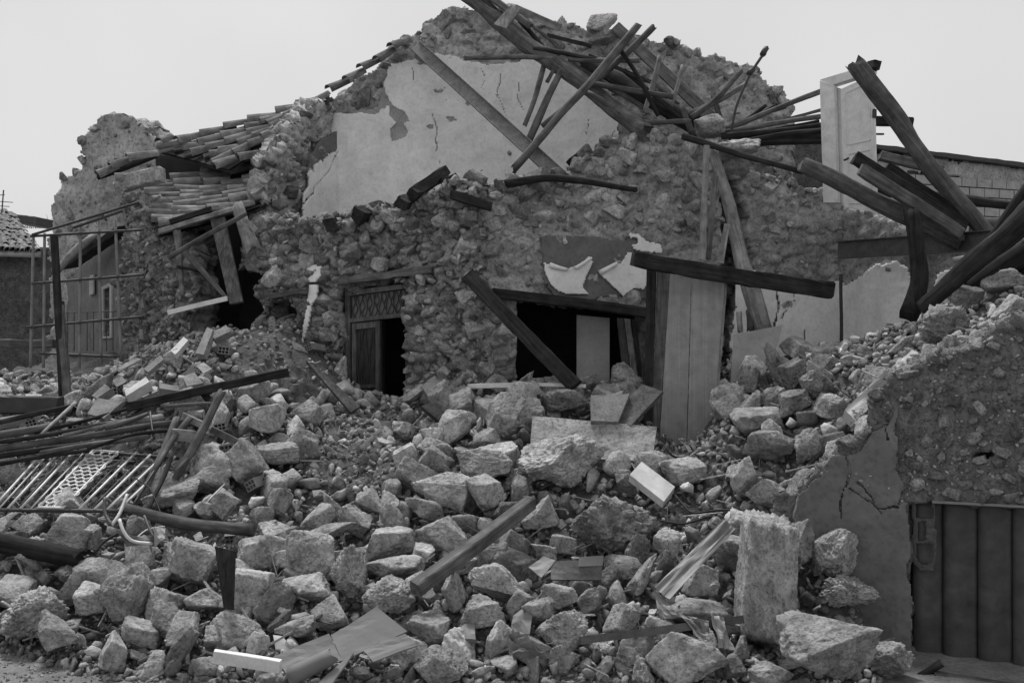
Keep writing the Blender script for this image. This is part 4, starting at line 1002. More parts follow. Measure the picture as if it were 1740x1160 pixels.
beam("lath", (968,108,16.8), (1098,186,16.3), 8, M_WOOD_M, "narrow lath running between the two thick logs", "lath", G1, ratio=0.4)
beam("lath", (1010,130,16.9), (1130,205,16.5), 7, M_WOOD_P, "pale-edged lath running behind the bent pole", "lath", G1, ratio=0.4)
quad_board("board", [(839,41,16.6),(868,8,16.6),(886,15,16.5),(860,48,16.5)], 0.03, M_WOOD_P, label="small tilted pale board at the gable peak", cat="board", group=G1)
beam("board", (876,14,16.7), (952,48,16.5), 12, M_WOOD_P, "pale split board pointing down to the right at the peak", "board", G1, ratio=0.35, roll=20)
beam("lath", (878,285,15.6), (866,310,15.5), 6, M_WOOD_D, "stub of lath under the longest slanting pole", "lath", G1)
# steel channel leaning across the plaster
ca, cb = P(704, 76, 18.1), P(958, 306, 15.2)
ch = 0.11
profile_bar("steel_channel", ca, cb, [(-ch,-.04),(ch,-.04),(ch,.05),(ch-.012,.05),(ch-.012,-.025),(-ch+.012,-.025),(-ch+.012,.05),(-ch,.05)], M_CHAN, roll=0, label="long rusty steel channel leaning across the gable plaster", cat="steel channel")
# --- right of the gable
G2 = "poles fanned out right of the gable"
log("pole", [(1178,198,16.2),(1222,165,16.3),(1258,122,16.5)], (11,9), M_WOOD_M, "pole leaning up against the gable crest", "pole", G2)
log("pole", [(1172,195,16.3),(1225,170,16.5),(1266,144,16.8)], (10,9), M_WOOD_M, "second pole leaning lower against the gable crest", "pole", G2)
rod = empty("iron_rod", P(1240, 240, 15.9), "thin bent iron rod with a knob standing up against the sky", "rod")
log("rod", [(1240,240,15.9),(1250,185,15.9),(1277,122,15.9),(1300,88,15.9)], (4,5), M_STEEL_D, parent=rod, seg=8, rough=0.02)
log("knob", [(1296,92,15.9),(1302,82,15.9)], (11,9), M_STEEL_D, parent=rod, seg=8, rough=0.1)
log("knob", [(1273,124,15.9),(1280,118,15.9)], (9,8), M_STEEL_D, parent=rod, seg=8, rough=0.2)
log("pole", [(1232,220,16.2),(1300,193,16.1),(1396,155,16.0)], (10,9), M_WOOD_M, "uppermost fanned pole reaching the white door frame", "pole", G2)
log("pole", [(1232,222,16.4),(1268,205,16.4),(1300,180,16.5)], (9,7), M_WOOD_D, "short dark fanned pole under the iron rod", "pole", G2)
log("pole", [(1228,226,16.3),(1318,178,16.4)], (4,4), M_WOOD_D, "thinnest stick among the fanned poles", "stick", G2)
log("pole", [(1235,224,16.0),(1320,210,15.9),(1402,197,15.8)], (9,8), M_WOOD_M, "second long fanned pole reaching the door frame", "pole", G2)
log("pole", [(1230,232,15.8),(1320,224,15.8),(1400,212,15.7)], (11,10), M_WOOD_D, "thick dark fanned pole below the second long one", "pole", G2)
log("pole", [(1272,240,15.7),(1340,226,15.6),(1402,222,15.5)], (9,10), M_WOOD_D, "lowest fanned pole behind the dark shed edge", "pole", G2)
beam("roof_edge_beam", (1262,240,17.5), (1402,236,17.3), 14, M_WOOD_D, "dark flat roof beam behind the fanned poles", "beam", ratio=1.6)
log("pole", [(1162,232,15.0),(1250,258,14.9),(1362,292,14.8)], (12,9), M_WOOD_D, "dark pole sloping over the dusty mound toward the door", "pole", G2)
log("stump", [(1158,180,16.0),(1168,205,15.8),(1178,232,15.6)], (8,13), M_WOOD_D, "short dark bent stick by the boulder on the mound", "stick", G2)
log("pole", [(1212,165,17.2),(1224,205,16.9)], (8,9), M_WOOD_D, "dark prop under the pole leaning on the crest", "pole", G2)
# rocks perched on the walls
def perch(px, py, D, w, h, tone, lab, shp, k):
    X, Fc = rock_verts(3000+k, 5, **SHAPES[shp][1]); r = 0.5*w*D/F
    link("boulder", mesh_np("boulder", X, Fc), M_ROCK, M=Matrix.Translation(P(px, py, D)) @ Matrix.Diagonal((r, r*0.9, 0.5*h*D/F, 1)), label=lab, cat="boulder", tone=tone)
perch(1022,42,18.25,54,34,.40,"pale boulder perched on top of the gable crest",2,1)
perch(1026,62,18.2,50,24,.34,"small rock under the perched gable boulder",0,2)
perch(1205,214,15.9,56,38,.36,"rounded grey boulder sitting where the poles fan out",2,3)
perch(1250,252,15.6,84,32,.42,"white chalky rock beside the dark pole on the mound",3,4)
perch(770,22,18.6,34,24,.33,"knob of stone on the gable's left shoulder",2,5)
# --- standing white door in its frame
PD = Plane((1394, 15.5), (1487, 14.85))
door = empty("standing_door", PD.pt(1440, 360), "white panelled door standing upright in its frame on the mound", "door")
panel("jamb", PD, [(1396,138),(1420,146),(1426,345),(1402,345)], 0.10, M_WHITE, off=0.06, parent=door)
panel("jamb", PD, [(1404,142),(1426,150),(1430,345),(1408,345)], 0.10, M_WHITE, off=-0.06, parent=door)
panel("frame_head", PD, [(1396,136),(1486,109),(1484,124),(1404,150)], 0.16, M_WHITE, off=0.05, parent=door)
leaf = panel("door_leaf", PD, [(1428,152),(1484,126),(1490,362),(1434,352)], 0.045, M_WHITE, off=0.0, parent=door)
for q in ([(1438,158),(1477,140),(1479,238),(1441,246)], [(1442,262),(1480,254),(1482,345),(1444,345)]):
    # moulded panel frames
    for a, b in zip(q, q[1:]+q[:1]):
        A, B = PD.pt(a[0], a[1], 0.004), PD.pt(b[0], b[1], 0.004)
        profile_bar("moulding", A, B, [(-.012,-.008),(.012,-.008),(.008,.008),(-.008,.008)], M_WHITE, parent=leaf)
log("door_handle", [(1434,272,14.9),(1442,268,14.85)], (4,4), M_STEEL_D, parent=leaf, seg=8)
beam("frame_end", (1478,114,14.95), (1490,110,14.8), 16, M_WOOD_D, parent=door)
beam("hinge", (1486,186,14.85), (1486,200,14.85), 6, M_STEEL_D, parent=door)
# --- big logs on the right
G3 = "big logs fallen on the right"
log("fallen_log", [(1456,112,13.6),(1560,255,13.6),(1680,402,13.7)], (31,27), M_WOOD_M, "long steep log leaning across the sky beside the white door", "log", G3)
log("fallen_log", [(1366,280,14.0),(1480,335,13.8),(1622,408,13.7)], (26,32), M_WOOD_M, "thick log lying in front of the white door's foot", "log", G3)
beam("fallen_beam", (1452,268,13.7), (1640,384,13.7), 20, M_WOOD_D, "upper squared beam of the pair beside the steep log", "beam", G3, ratio=0.8)
beam("fallen_beam", (1462,288,13.5), (1632,396,13.5), 20, M_WOOD_M, "lower squared beam of the pair beside the steep log", "beam", G3, ratio=0.8)
beam("fallen_beam", (1506,284,14.0), (1646,376,14.0), 18, M_WOOD_D, "third shorter beam tucked behind the squared pair", "beam", G3)
log("fallen_log", [(1550,362,13.3),(1560,420,13.2),(1566,480,13.1),(1546,530,13.0)], (25,30), M_WOOD_D, "upright curved dark log in front of the steel joist", "log", G3)
log("fallen_log", [(1760,355,11.8),(1660,440,12.2),(1572,520,12.6)], (46,26), M_WOOD_D, "heavy dark log rising to the photo's edge from the right heap", "log", G3)
log("fallen_log", [(1752,318,12.4),(1690,405,13.0)], (28,26), M_WOOD_D, "short dark log behind the heavy dark log at the edge", "log", G3)
log("fallen_log", [(1745,430,12.2),(1655,490,12.6)], (44,36), M_WOOD_D, "dark log half buried under the heavy dark log", "log", G3)
beam("fallen_beam", (1486,206,15.6), (1552,208,15.4), 15, M_WOOD_D, "short level beam poking out behind the white door", "beam", G3)
beam("lath", (1485,228,15.6), (1502,228,15.6), 3, M_WOOD_D, "tiny lath end behind the white door", "lath", G3)
beam("fallen_beam", (1495,265,16.6), (1600,290,16.6), 15, M_WOOD_M, "weathered beam lying against the block wall", "beam", G3)
log("fallen_log", [(1490,322,16.2),(1620,340,16.0),(1745,352,15.8)], (20,16), M_WOOD_D, "long level dark log along the block wall", "log", G3)
log("fallen_log", [(1660,384,15.0),(1760,380,14.9)], (26,26), M_WOOD_M, "level log end right of the steel joist", "log", G3)
# steel joist
ja, jb = P(1424, 425, 15.5), P(1690, 408, 13.3)
jh = 0.135
profile_bar("steel_joist", ja, jb, [(-jh,-.06),(-jh+.015,-.06),(-jh+.015,-.008),(jh-.015,-.008),(jh-.015,-.06),(jh,-.06),(jh,.06),(jh-.015,.06),(jh-.015,.008),(-jh+.015,.008),(-jh+.015,.06),(-jh,.06)], M_STEEL, label="rusty steel joist lying level above the return wall", cat="steel joist")
log("seam_pipe", [(1429,468,15.9),(1429,600,15.9)], (6,6), M_STEEL_D, "dark upright pipe in the corner between the two plaster patches", "pipe", seg=8, rough=0.02)
log("pale_pipe", [(1622,440,13.0),(1652,436,12.9)], (7,7), M_RAIL, "short pale pipe end under the steel joist", "pipe")
# --- timbers around the cleft in the wall
G4 = "timbers propped in the wall cleft"
beam("plank", (1201,248,14.7), (1193,442,14.6), 10, M_WOOD_P, "pale narrow plank standing in the wall cleft", "plank", G4, ratio=0.35)
beam("plank", (1216,300,14.8), (1204,440,14.7), 9, M_WOOD_M, "grey lath standing beside the pale narrow plank", "lath", G4, ratio=0.4)
beam("plank", (1236,380,14.7), (1224,448,14.6), 10, M_WOOD_P, "short pale lath leaning near the curved log", "lath", G4, ratio=0.4)
log("curved_log", [(1212,258,15.1),(1236,340,15.0),(1258,430,14.8),(1280,500,14.6),(1298,560,14.5)], (16,34), M_WOOD_P, "long curved tree trunk standing in the wall cleft", "log", G4)
log("stump", [(1256,532,14.5),(1258,562,14.4)], (9,9), M_WOOD_P, "small pale stake behind the level dark timber", "stake", G4)
log("stump", [(1273,528,14.6),(1275,560,14.5)], (12,12), M_WOOD_M, "second stake beside the small pale stake", "stake", G4)
# --- level dark beam over the board door
beam("level_beam", (1076,440,13.3), (1412,494,13.5), 27, M_WOOD_D, "dark squared timber lying level above the tall board door", "beam", ratio=0.8, rough=0.1)
# tall board door
PBD = Plane((1095, 13.75), (1245, 13.55))
bd = empty("tall_boarding", PBD.pt(1165, 770), "tall door of wide grey boards standing under the level timber", "boarding")
panel("board", PBD, [(1140,450),(1175,456),(1166,775),(1119,775)], 0.04, M_WOOD_G, parent=bd)
panel("board", PBD, [(1176.5,456),(1233,466),(1209,775),(1167,775)], 0.04, M_WOOD_G, off=0.008, parent=bd)
panel("edge_strip", PBD, [(1233,464),(1237,465),(1213,775),(1209,775)], 0.05, M_WOOD_P, off=0.02, parent=bd)
panel("frame_post", PBD, [(1099,446),(1116,449),(1106,775),(1093,775)], 0.10, M_WOOD_D, off=0.03, parent=bd)
panel("frame_post", PBD, [(1117,449),(1139,452),(1118,775),(1107,775)], 0.08, M_WOOD_M, off=0.0, parent=bd)
beam("bracket", (1172,462,13.5), (1188,464,13.5), 7, M_STEEL, parent=bd)
# pale board below the plaster
quad_board("leaning_sheet", [(1247,568,14.3),(1330,552,14.2),(1300,650,14.0),(1240,668,14.0)], 0.03, M_PLASTER2, label="pale rectangular panel leaning below the plaster patch", cat="panel")
# --- window: lintel, inside panel and planks
beam("window_lintel", (838,498,14.9), (1104,532,15.1), 17, M_WOOD_D, "dark timber lintel over the window opening", "lintel", ratio=1.6)
panel("upright_sheet", Plane((975,15.75),(1040,15.8)), [(980,535),(1036,540),(1036,690),(980,690)], 0.05, M_PLASTER2, label="grey upright panel inside the window opening", cat="panel")
PWI = Plane((1040,15.5),(1100,15.4))
for k, (q, m, lb) in enumerate([([(1048,540),(1060,541),(1072,640),(1058,640)], M_WOOD_M, "dull narrow plank leaning in the window beside the board door"), ([(1061,541),(1071,542),(1084,640),(1073,640)], M_WOOD_P, "pale narrow plank leaning in the window beside the board door"), ([(1073,542),(1082,543),(1092,640),(1085,640)], M_WOOD_D, "dark narrow plank leaning in the window beside the board door")]):
    panel("plank", PWI, q, 0.03, m, off=0.03*k, label=lb, cat="plank", group="planks leaning in the window")
wb, _i = wall("back_room_wall", Plane((860, 17.6), (1120, 17.6)), [(860,480),(1120,480),(1120,720),(860,720)], M_SHADE, thick=0.1, step=0.2, jit=0, relief="flat", seed=90, label="dim room wall seen through the window", cat="wall")
# leaning squared timber
beam("leaning_timber", (794,466,14.55), (978,656,13.9), 25, M_WOOD_D, "squared timber leaning diagonally across the window", "beam", ratio=0.7, rough=0.08)
# long white sill bar on the rubble
beam("sill_bar", (796,656,14.2), (880,654,14.1), 8, M_WHITE, "long white bar lying on the rubble under the window", "bar", ratio=1.2)
beam("sill_bar", (900,653,14.1), (995,656,14.0), 6, M_WHITE, "thinner white bar lying to the right of the white-topped rock", "bar", ratio=1.2)
# --- doorway
PDR = Plane((583, 15.92), (692, 15.46))
dd_ = empty("double_door", PDR.pt(638, 720), "double door with ironwork transom, one leaf shut and one open on darkness", "door")
panel("door_post", PDR, [(583,492),(591,491),(591,725),(583,725)], 0.14, M_WOOD_M, off=-0.05, parent=dd_)
panel("door_post", PDR, [(686,481),(692,480),(692,725),(686,725)], 0.14, M_WOOD_M, off=-0.05, parent=dd_)
panel("door_head", PDR, [(583,494),(692,481),(692,489),(583,503)], 0.14, M_WOOD_P, off=-0.045, parent=dd_)
panel("transom_bar", PDR, [(591,541),(686,531),(686,538),(591,548)], 0.12, M_WOOD_M, off=-0.05, parent=dd_)
tp = panel("transom_glass", PDR, [(591,503),(686,491),(686,531),(591,541)], 0.01, M_METAL, off=-0.13, parent=dd_)
def scroll(parent, pl, x0, x1, yf, off, n, h, amp_):
    """wavy wrought-iron bars filling a strip"""
    for i in range(n):
        px = x0+(x1-x0)*(i+0.5)/n; y0, y1 = yf(px); pts_ = []
        for k in range(9):
            t = k/8; pts_.append(pl.pt(px+amp_*math.sin(t*(7+3*math.sin(i*2.1))+i*2.4)*(0.5+t*0.5), y0+(y1-y0)*t, off))
        o = pts_[0].copy(); V, Fs = tube_data([p-o for p in pts_], [0.009]*9, 5, 0.02, i)
        link("iron_scroll", mesh_np("iron_scroll", np.array([tuple(v) for v in V]), [list(f) for f in Fs]), M_STEEL_D, parent=parent, M=Matrix.Translation(o))
scroll(dd_, PDR, 594, 684, lambda px: (np.interp(px, [591,686], [504,492]), np.interp(px, [591,686], [541,531])), -0.10, 22, 0.02, 3.2)
lf1 = panel("door_leaf", PDR, [(593,549),(640,544),(640,725),(593,725)], 0.05, M_STEEL_D, off=-0.13, parent=dd_)
for q in ([(593,549),(599,548),(599,725),(593,725)], [(633,545),(640,544),(640,725),(633,725)], [(599,549),(633,545),(633,556),(599,560)], [(599,655),(633,653),(633,659),(599,661)]):
    panel("leaf_rail", PDR, q, 0.05, M_WOOD_M, off=-0.085, parent=dd_)
scroll(dd_, PDR, 600, 633, lambda px: (560, 655), -0.115, 5, 0.02, 3.0)
panel("door_leaf", Plane((641,16.2),(650,17.2)), [(641,545),(650,546),(650,725),(641,725)], 0.05, M_WOOD_M, off=0.0, parent=dd_)
hall, _i = wall("hallway_wall", Plane((420, 18.3), (760, 18.0)), [(420,440),(770,440),(770,760),(420,760)], M_SHADE, thick=0.1, step=0.2, jit=0, relief="flat", seed=91, label="dark hallway wall seen through the doorway", cat="wall")
beam("door_lintel", (580,478,15.75), (735,458,15.2), 13, M_WOOD_M, "rough timber lintel above the double doorway", "lintel", ratio=2.0, rough=0.25)
beam("opening_lintel", (455,505,16.25), (525,492,15.95), 9, M_WOOD_M, "short timber lintel over the small opening in the wall", "lintel", ratio=2.0, rough=0.25)
# pale plaster flakes on the wall edge
for q, lb in (([(534,458),(545,451),(556,453),(555,470),(546,481),(535,478)], "white rounded plaster flake left of the doorway"), ([(537,484),(551,486),(549,506),(540,518),(534,512)], "second white plaster flake under the rounded one"), ([(533,520),(541,517),(535,550),(528,575),(524,570)], "long thin white plaster flake under the two flakes"), ([(473,440),(482,438),(480,480),(472,486)], "white upright plaster flake near the wall's left end")):
    wall("plaster_flake", PW1, q, M_PLASTER, thick=0.05, step=0.018, jit=0.01, relief="flat", off=0.19, seed=len(lb), label=lb, cat="plaster flake")
# dark joist ends along the broken floor edge
G5 = "joist ends along the broken floor"
for (a, b, w_, m, lb) in [((608,367,15.3),(650,352,16.5),22,M_WOOD_D,"dark joist end above the doorway's left side"), ((683,346,15.0),(712,336,16.2),20,M_WOOD_D,"dark joist end above the doorway's right side"), ((700,330,15.1),(758,292,15.6),20,M_WOOD_D,"dark broken board sticking up at the foot of the gable plaster"), ((752,312,15.3),(775,302,15.5),14,M_WOOD_D,"small dark block behind the broken board"), ((766,330,14.8),(835,352,14.8),16,M_WOOD_D,"dark joist lying on top of the wall corner"), ((560,380,15.6),(570,372,16.5),20,M_WOOD_D,"dark square joist end below the plaster corner"), ((970,278,15.6),(1000,258,15.9),16,M_WOOD_D,"dark wedge of wood below the gable plaster's right end")]:
    beam("joist_end", a, b, w_, m, lb, "joist", G5, ratio=1.0, rough=0.12)
log("old_branch", [(862,312,14.7),(930,303,14.6),(1000,308,14.6),(1080,322,14.7)], (14,9), M_WOOD_D, "long dark branch lying along the top of the window wall", "branch")

# ================================================================== LEFT SIDE: TILES, PIPE FENCE, RAILING
def tile_mesh(r0, r1, L, th=0.014, seg=7, up=True):
    V, Fs = [], []
    for k, (z, r) in enumerate(((0, r0), (L*0.5, (r0+r1)/2), (L, r1))):
        for rr in (r, r-th):
            for i in range(seg+1):
                a = math.pi*i/seg; V.append((rr*math.cos(a), (rr*math.sin(a)) if up else -(rr*math.sin(a)), z))
    m = seg+1
    for k in range(2):
        o = k*2*m; p = (k+1)*2*m
        for i in range(seg):
            Fs.append([o+i, o+i+1, p+i+1, p+i]); Fs.append([o+m+i, p+m+i, p+m+i+1, o+m+i+1])
        Fs.append([o, p, p+m, o+m]); Fs.append([o+seg, o+m+seg, p+m+seg, p+seg])
    for o in (0, 4*m):
        for i in range(seg): Fs.append([o+i, o+m+i, o+m+i+1, o+i+1])
    return mesh_np("tile", np.array(V), Fs, False)
TC, TCH = tile_mesh(0.108, 0.078, 0.46), tile_mesh(0.085, 0.095, 0.46, up=False)
def tile_roof(name, label, c00, c10, c01, c11, rows, per, seed, drop=0.08, sag=0.0):
    """bilinear roof patch: c00 eave-near, c10 ridge-near, c01 eave-far, c11 ridge-far (px,py,D)"""
    rs = random.Random(seed); A, B, C, D_ = P(*c00), P(*c10), P(*c01), P(*c11)
    root = empty(name, A.lerp(D_, 0.5), label, "tiled roof")
    def S(s, t):
        p = A.lerp(B, s).lerp(C.lerp(D_, s), t); p = p.copy(); p.z -= sag*math.sin(math.pi*s)*math.sin(math.pi*min(1, t+0.1)); return p
    # boards under the tiles
    V, Q = [], []
    for j in range(9):
        for i in range(9): V.append(S(i/8, j/8)-Vector((0, 0, 0.07)))
    for j in range(9):
        for i in range(9): V.append(S(i/8, j/8)-Vector((0, 0, 0.12)))
    for b in (0, 81):
        for j in range(8):
            for i in range(8):
                q = [b+j*9+i, b+j*9+i+1, b+j*9+i+10, b+j*9+i+9]; Q.append(q if b else q[::-1])
    Vn = np.array([tuple(v) for v in V]); o = Vn.mean(0)
    link("roof_boards", mesh_np("roof_boards", Vn-o, Q), M_WOOD_D, parent=root, M=Matrix.Translation(Vector(o)))
    for j in range(rows):
        t = (j+0.5)/rows
        for i in range(per):
            s = i/per
            if rs.random() < drop: continue
            for kind in ((0, 1) if j < rows-1 else (0,)):
                tt = t+(0.5/rows if kind else 0)+rs.uniform(-.012, .012); p = S(s+rs.uniform(-.05, .05), tt); q = S(min(s+1.15/per, 1.3), tt)
                up = (S(s, tt+0.05)-S(s, tt-0.05)).cross(q-p).normalized()
                if up.z < 0: up = -up
                z = (q-p).normalized(); x = up.cross(z).normalized(); y = z.cross(x)
                if y.z < 0: y = -y; x = -x
                M = Matrix(((x.x, y.x, z.x, p.x), (x.y, y.y, z.y, p.y), (x.z, y.z, z.z, p.z), (0, 0, 0, 1)))
                M = Matrix.Translation(up*((0.03+0.018) if not kind else 0.02)) @ M @ Euler((rs.uniform(.03, .16), rs.uniform(-.2, .2), rs.uniform(-.13, .13))).to_matrix().to_4x4() @ Matrix.Diagonal((1, 1, (q-p).length/0.46*1.06, 1))
                link("tile", TCH if kind else TC, M_TILE, parent=root, M=M)
    return root
tile_roof("tiled_roof", "lower sagging patch of clay roof tiles over the dark gap", (268,392,16.6), (462,336,16.9), (250,312,18.9), (470,268,19.2), 9, 5, 1, sag=0.12)
tile_roof("tiled_roof", "upper patch of clay roof tiles rising toward the gable", (388,282,18.0), (560,165,18.3), (268,250,19.4), (540,172,19.9), 5, 7, 2, sag=0.10, drop=0.05)
G6 = "loose roof tiles on the ruins"
def loose_tile(a, b, lb):
    """cover tile lying from pixel point a to b, hollow side down"""
    A, B = P(*a), P(*b); z = (B-A).normalized(); x = Vector((0, -0.6, 0.8)).cross(z).normalized(); y = z.cross(x)
    if y.z < 0: y = -y; x = -x
    k = 0.5
    link("roof_tile", TC, M_TILE, M=Matrix(((x.x, y.x, z.x, A.x), (x.y, y.y, z.y, A.y), (x.z, y.z, z.z, A.z), (0, 0, 0, 1))) @ Matrix.Diagonal((1.0, 1.0, (B-A).length/0.46, 1)), label=lb, cat="roof tile", group=G6)
for a, b, lb in [((166,299,17.6),(200,284,17.8),"loose tile at the tip of the tower wall's ledge"),((188,285,17.6),(222,272,17.8),"loose tile second from the ledge tip"),((216,270,17.6),(268,262,17.9),"long loose tile nearest the upper roof on the ledge"),((196,304,17.5),(258,298,17.7),"long loose tile lying level below the ledge row"),((270,243,18.6),(292,234,18.9),"loose tile standing at the upper roof's left end"),((300,240,18.8),(322,234,19.0),"loose tile lying second at the upper roof's left end"),((362,284,17.2),(400,270,17.5),"loose tile lying askew between the two roof patches"),((404,270,17.3),(440,262,17.5),"loose tile at the right between the two roof patches"),
  ((558,154,17.9),(598,136,18.2),"loose tile hanging on the gable's left slope, lowest"),((588,138,17.9),(618,122,18.2),"loose tile on the gable's left slope above the lowest"),((612,118,18.0),(642,104,18.3),"loose tile on the gable's left slope near the middle"),((640,104,18.0),(668,86,18.3),"dark loose tile high on the gable's left slope"),((664,82,18.1),(690,70,18.4),"loose tile highest on the gable's left slope")]:
    loose_tile(a, b, lb)
beam("ledge_board", (165,300,17.9), (266,262,18.2), 10, M_WOOD_D, "dark board under the row of loose tiles", "board", ratio=1.5)
beam("ledge_board", (208,312,17.6), (275,296,17.6), 26, M_MORTAR2, "square stone block under the long level tile", "stone block", ratio=1.0)
beam("eave_board", (272,394,16.5), (412,352,16.6), 8, M_WOOD_P, "pale board along the lower edge of the sagging tiles", "board", ratio=2.0)
beam("eave_board", (290,378,16.5), (360,356,16.6), 9, M_WOOD_D, "dark lath under the sagging tiles' corner", "lath", ratio=2.0)
# props and laths at the dark gap
G7 = "timbers at the dark gap"
quad_board("plank_post", [(357,372,16.6),(381,368,16.6),(412,512,16.2),(390,516,16.2)], 0.08, M_WOOD_M, label="broad plank standing askew in the dark gap", cat="plank", group=G7)
log("broken_log", [(404,352,16.5),(414,385,16.4),(428,418,16.3)], (20,26), M_WOOD_P, "pale splintered log stub hanging from the eave", "log", G7)
beam("splinter", (418,375,16.35), (436,392,16.3), 8, M_WOOD_P, "pale splinter beside the hanging log stub", "splinter", G7, ratio=0.5)
log("pole", [(288,437,16.0),(350,402,16.1),(416,364,16.2)], (8,8), M_WOOD_M, "slanting pole crossing in front of the dark gap", "pole", G7)
log("pole", [(316,430,16.3),(350,466,16.2),(382,504,16.1)], (9,8), M_WOOD_M, "crooked pole sloping down into the dark gap", "pole", G7)
log("pole", [(300,394,16.5),(306,425,16.5),(310,500,16.4)], (13,8), M_WOOD_P, "pale upright branch fixed to the corner pier", "branch", G7)
log("pole", [(302,453,16.4),(338,461,16.4)], (6,5), M_WOOD_D, "short dark stick poking from the corner pier", "stick", G7)
beam("white_board", (286,531,15.9), (386,507,15.8), 8, M_WHITE, "white board lying slanted under the dark gap", "board", G7, ratio=0.4)
# chicken-wire quoin strips are modelled as small stacked bricks in the pier edge
for k in range(7):
    beam("quoin_brick", (232+(k % 2)*8, 430+k*26, 16.85), (234+(k % 2)*8, 446+k*26, 16.85), 7, M_WOOD_P, parent=pi_, ratio=0.8)
# fallen pale branch on the house wall
log("bare_log", [(100,458,18.3),(128,425,18.4),(160,402,18.6)], (12,14), M_WOOD_P, "pale stripped log hanging at the house wall top", "log")
# sloping eave of house wall
beam("eave_beam", (118,452,19.6), (214,388,17.9), 10, M_WOOD_D, "dark sloping eave beam above the house wall", "beam", ratio=3.0)
# --- pipe fence
PF = Plane((45, 16.2), (250, 16.0))
fe = empty("pipe_fence", PF.pt(140, 620), "tall rusty pipe frame fence before the house wall", "fence")
def pipe(parent, pl, a, b, r, mat, name, off=0.0, sag=0.0):
    A, B = pl.pt(a[0], a[1], off), pl.pt(b[0], b[1], off); n = 8
    M = frame_z(A, B); L = (B-A).length; loc = [Vector((0, 0, L*i/n)) for i in range(n+1)]
    V, Fs = tube_data(loc, [r]*(n+1), 7, 0.02, 3)
    return link(name, mesh_np(name, np.array([tuple(v) for v in V]), [list(f) for f in Fs], True), mat, parent=parent, M=M)
for a, b in (((57,400),(52,625)),((76,396),(74,625)),((168,374),(172,618)),((137,378),(135,625)),((196,372),(206,612)),((208,350),(213,375))): pipe(fe, PF, a, b, 0.024, M_METAL, "upright")
for a, b in (((55,402),(246,391)),((57,482),(246,467)),((48,556),(246,538)),((72,600),(200,606))): pipe(fe, PF, a, b, 0.022, M_STEEL_D, "rail", off=0.05)
for a, b in (((60,400),(140,376)),((140,376),(240,345)),((130,388),(212,360)),((186,376),(178,366))): pipe(fe, PF, a, b, 0.022, M_STEEL_D, "top_bar", off=0.09)
# garden fence wires
PF2 = Plane((100, 17.6), (200, 17.2)); wf = empty("wire_fence", PF2.pt(150, 600), "low thin wire fence behind the pipe frame", "fence")
for k in range(9): pipe(wf, PF2, (104+k*11, 530), (104+k*11, 596), 0.008, M_STEEL_D, "wire_post")
pipe(wf, PF2, (100, 531), (198, 529), 0.008, M_STEEL_D, "top_wire")
# dark upright posts
G8 = "dark posts on the left"
beam("post", (92,402,15.2), (108,694,14.6), 11, M_WOOD_D, "tall dark post standing before the pipe fence", "post", G8, ratio=0.8)
beam("post", (102,520,15.0), (116,694,14.5), 12, M_WOOD_M, "shorter grey post right against the tall dark post", "post", G8, ratio=0.8)
beam("post", (107,512,15.1), (112,600,14.9), 4, M_STEEL_D, "thin iron bar between the two dark posts", "bar", G8)
beam("low_beam", (-20,686,14.2), (102,690,14.1), 30, M_STEEL_D, "long dark boxed beam lying level at the left edge", "beam", ratio=0.8)
beam("low_wall_rail", (-20,582,17.5), (95,584,17.5), 14, M_WOOD_M, "grey rail along the low wall at the left edge", "rail", ratio=2)
# --- far house, roof and antenna
fh, _i = wall("far_house", PFH, [(-120,426),(64,430),(70,418),(98,425),(98,640),(-120,640)], M_DARKWALL, thick=0.5, step=0.1, jit=0.02, relief="rough", amp=0.6, seed=95, label="far stone house at the left edge with a tiled roof", cat="house")
def far_roof():
    A, B, C, D_ = P(-120,424,26.7), P(70,428,26.7), P(-120,318,31), P(22,366,31)
    V, Q = [], []
    for q in (A, B, D_, C): V.append(q)
    for q in (A, B, D_, C): V.append(q-Vector((0, 0, 0.15)))
    Vn = np.array([tuple(v) for v in V]); o = Vn.mean(0)
    rf = link("roof", mesh_np("roof", Vn-o, [[0,1,2,3],[7,6,5,4],[0,4,5,1],[1,5,6,2],[2,6,7,3],[3,7,4,0]]), M_TILE, parent=fh, M=Matrix.Translation(Vector(o)))
    tm = tile_mesh(0.10, 0.085, 0.5, seg=5); rs = random.Random(4)
    for i in range(22):
        for j in range(11):
            s = (i+0.5)/22; t = j/11
            p = A.lerp(B, s).lerp(C.lerp(D_, s), t); q = A.lerp(B, s).lerp(C.lerp(D_, s), t+1.1/11)
            if topix(p)[0] < -8: continue
            z = (q-p).normalized(); up = (B-A).cross(C-A).normalized()
            if up.z < 0: up = -up
            x = up.cross(z).normalized(); y = z.cross(x)
            M = Matrix(((x.x, y.x, z.x, p.x), (x.y, y.y, z.y, p.y), (x.z, y.z, z.z, p.z), (0, 0, 0, 1)))
            link("tile", tm, M_TILE, parent=rf, M=Matrix.Translation(up*rs.uniform(0.0, 0.05)) @ M @ Euler((rs.uniform(-.05,.05), rs.uniform(-.1,.1), 0)).to_matrix().to_4x4())
far_roof()
beam("gutter", (-60,430,26.5), (66,434,26.5), 5, M_METAL, parent=fh)
beam("far_shed", (22,372,34), (96,382,33), 13, M_STEEL_D, "low dark shed roof beyond the far house", "shed", ratio=6)
an = empty("antenna", P(3, 358, 30), "television aerial on the far house roof", "antenna")
PAN = Plane((-30, 30), (40, 30))
pipe(an, PAN, (3,362), (6,323), 0.02, M_STEEL_D, "mast")
for a, b in (((-8,332),(8,331)),((-6,342),(22,344)),((0,350),(16,351))): pipe(an, PAN, a, b, 0.012, M_STEEL_D, "rod")
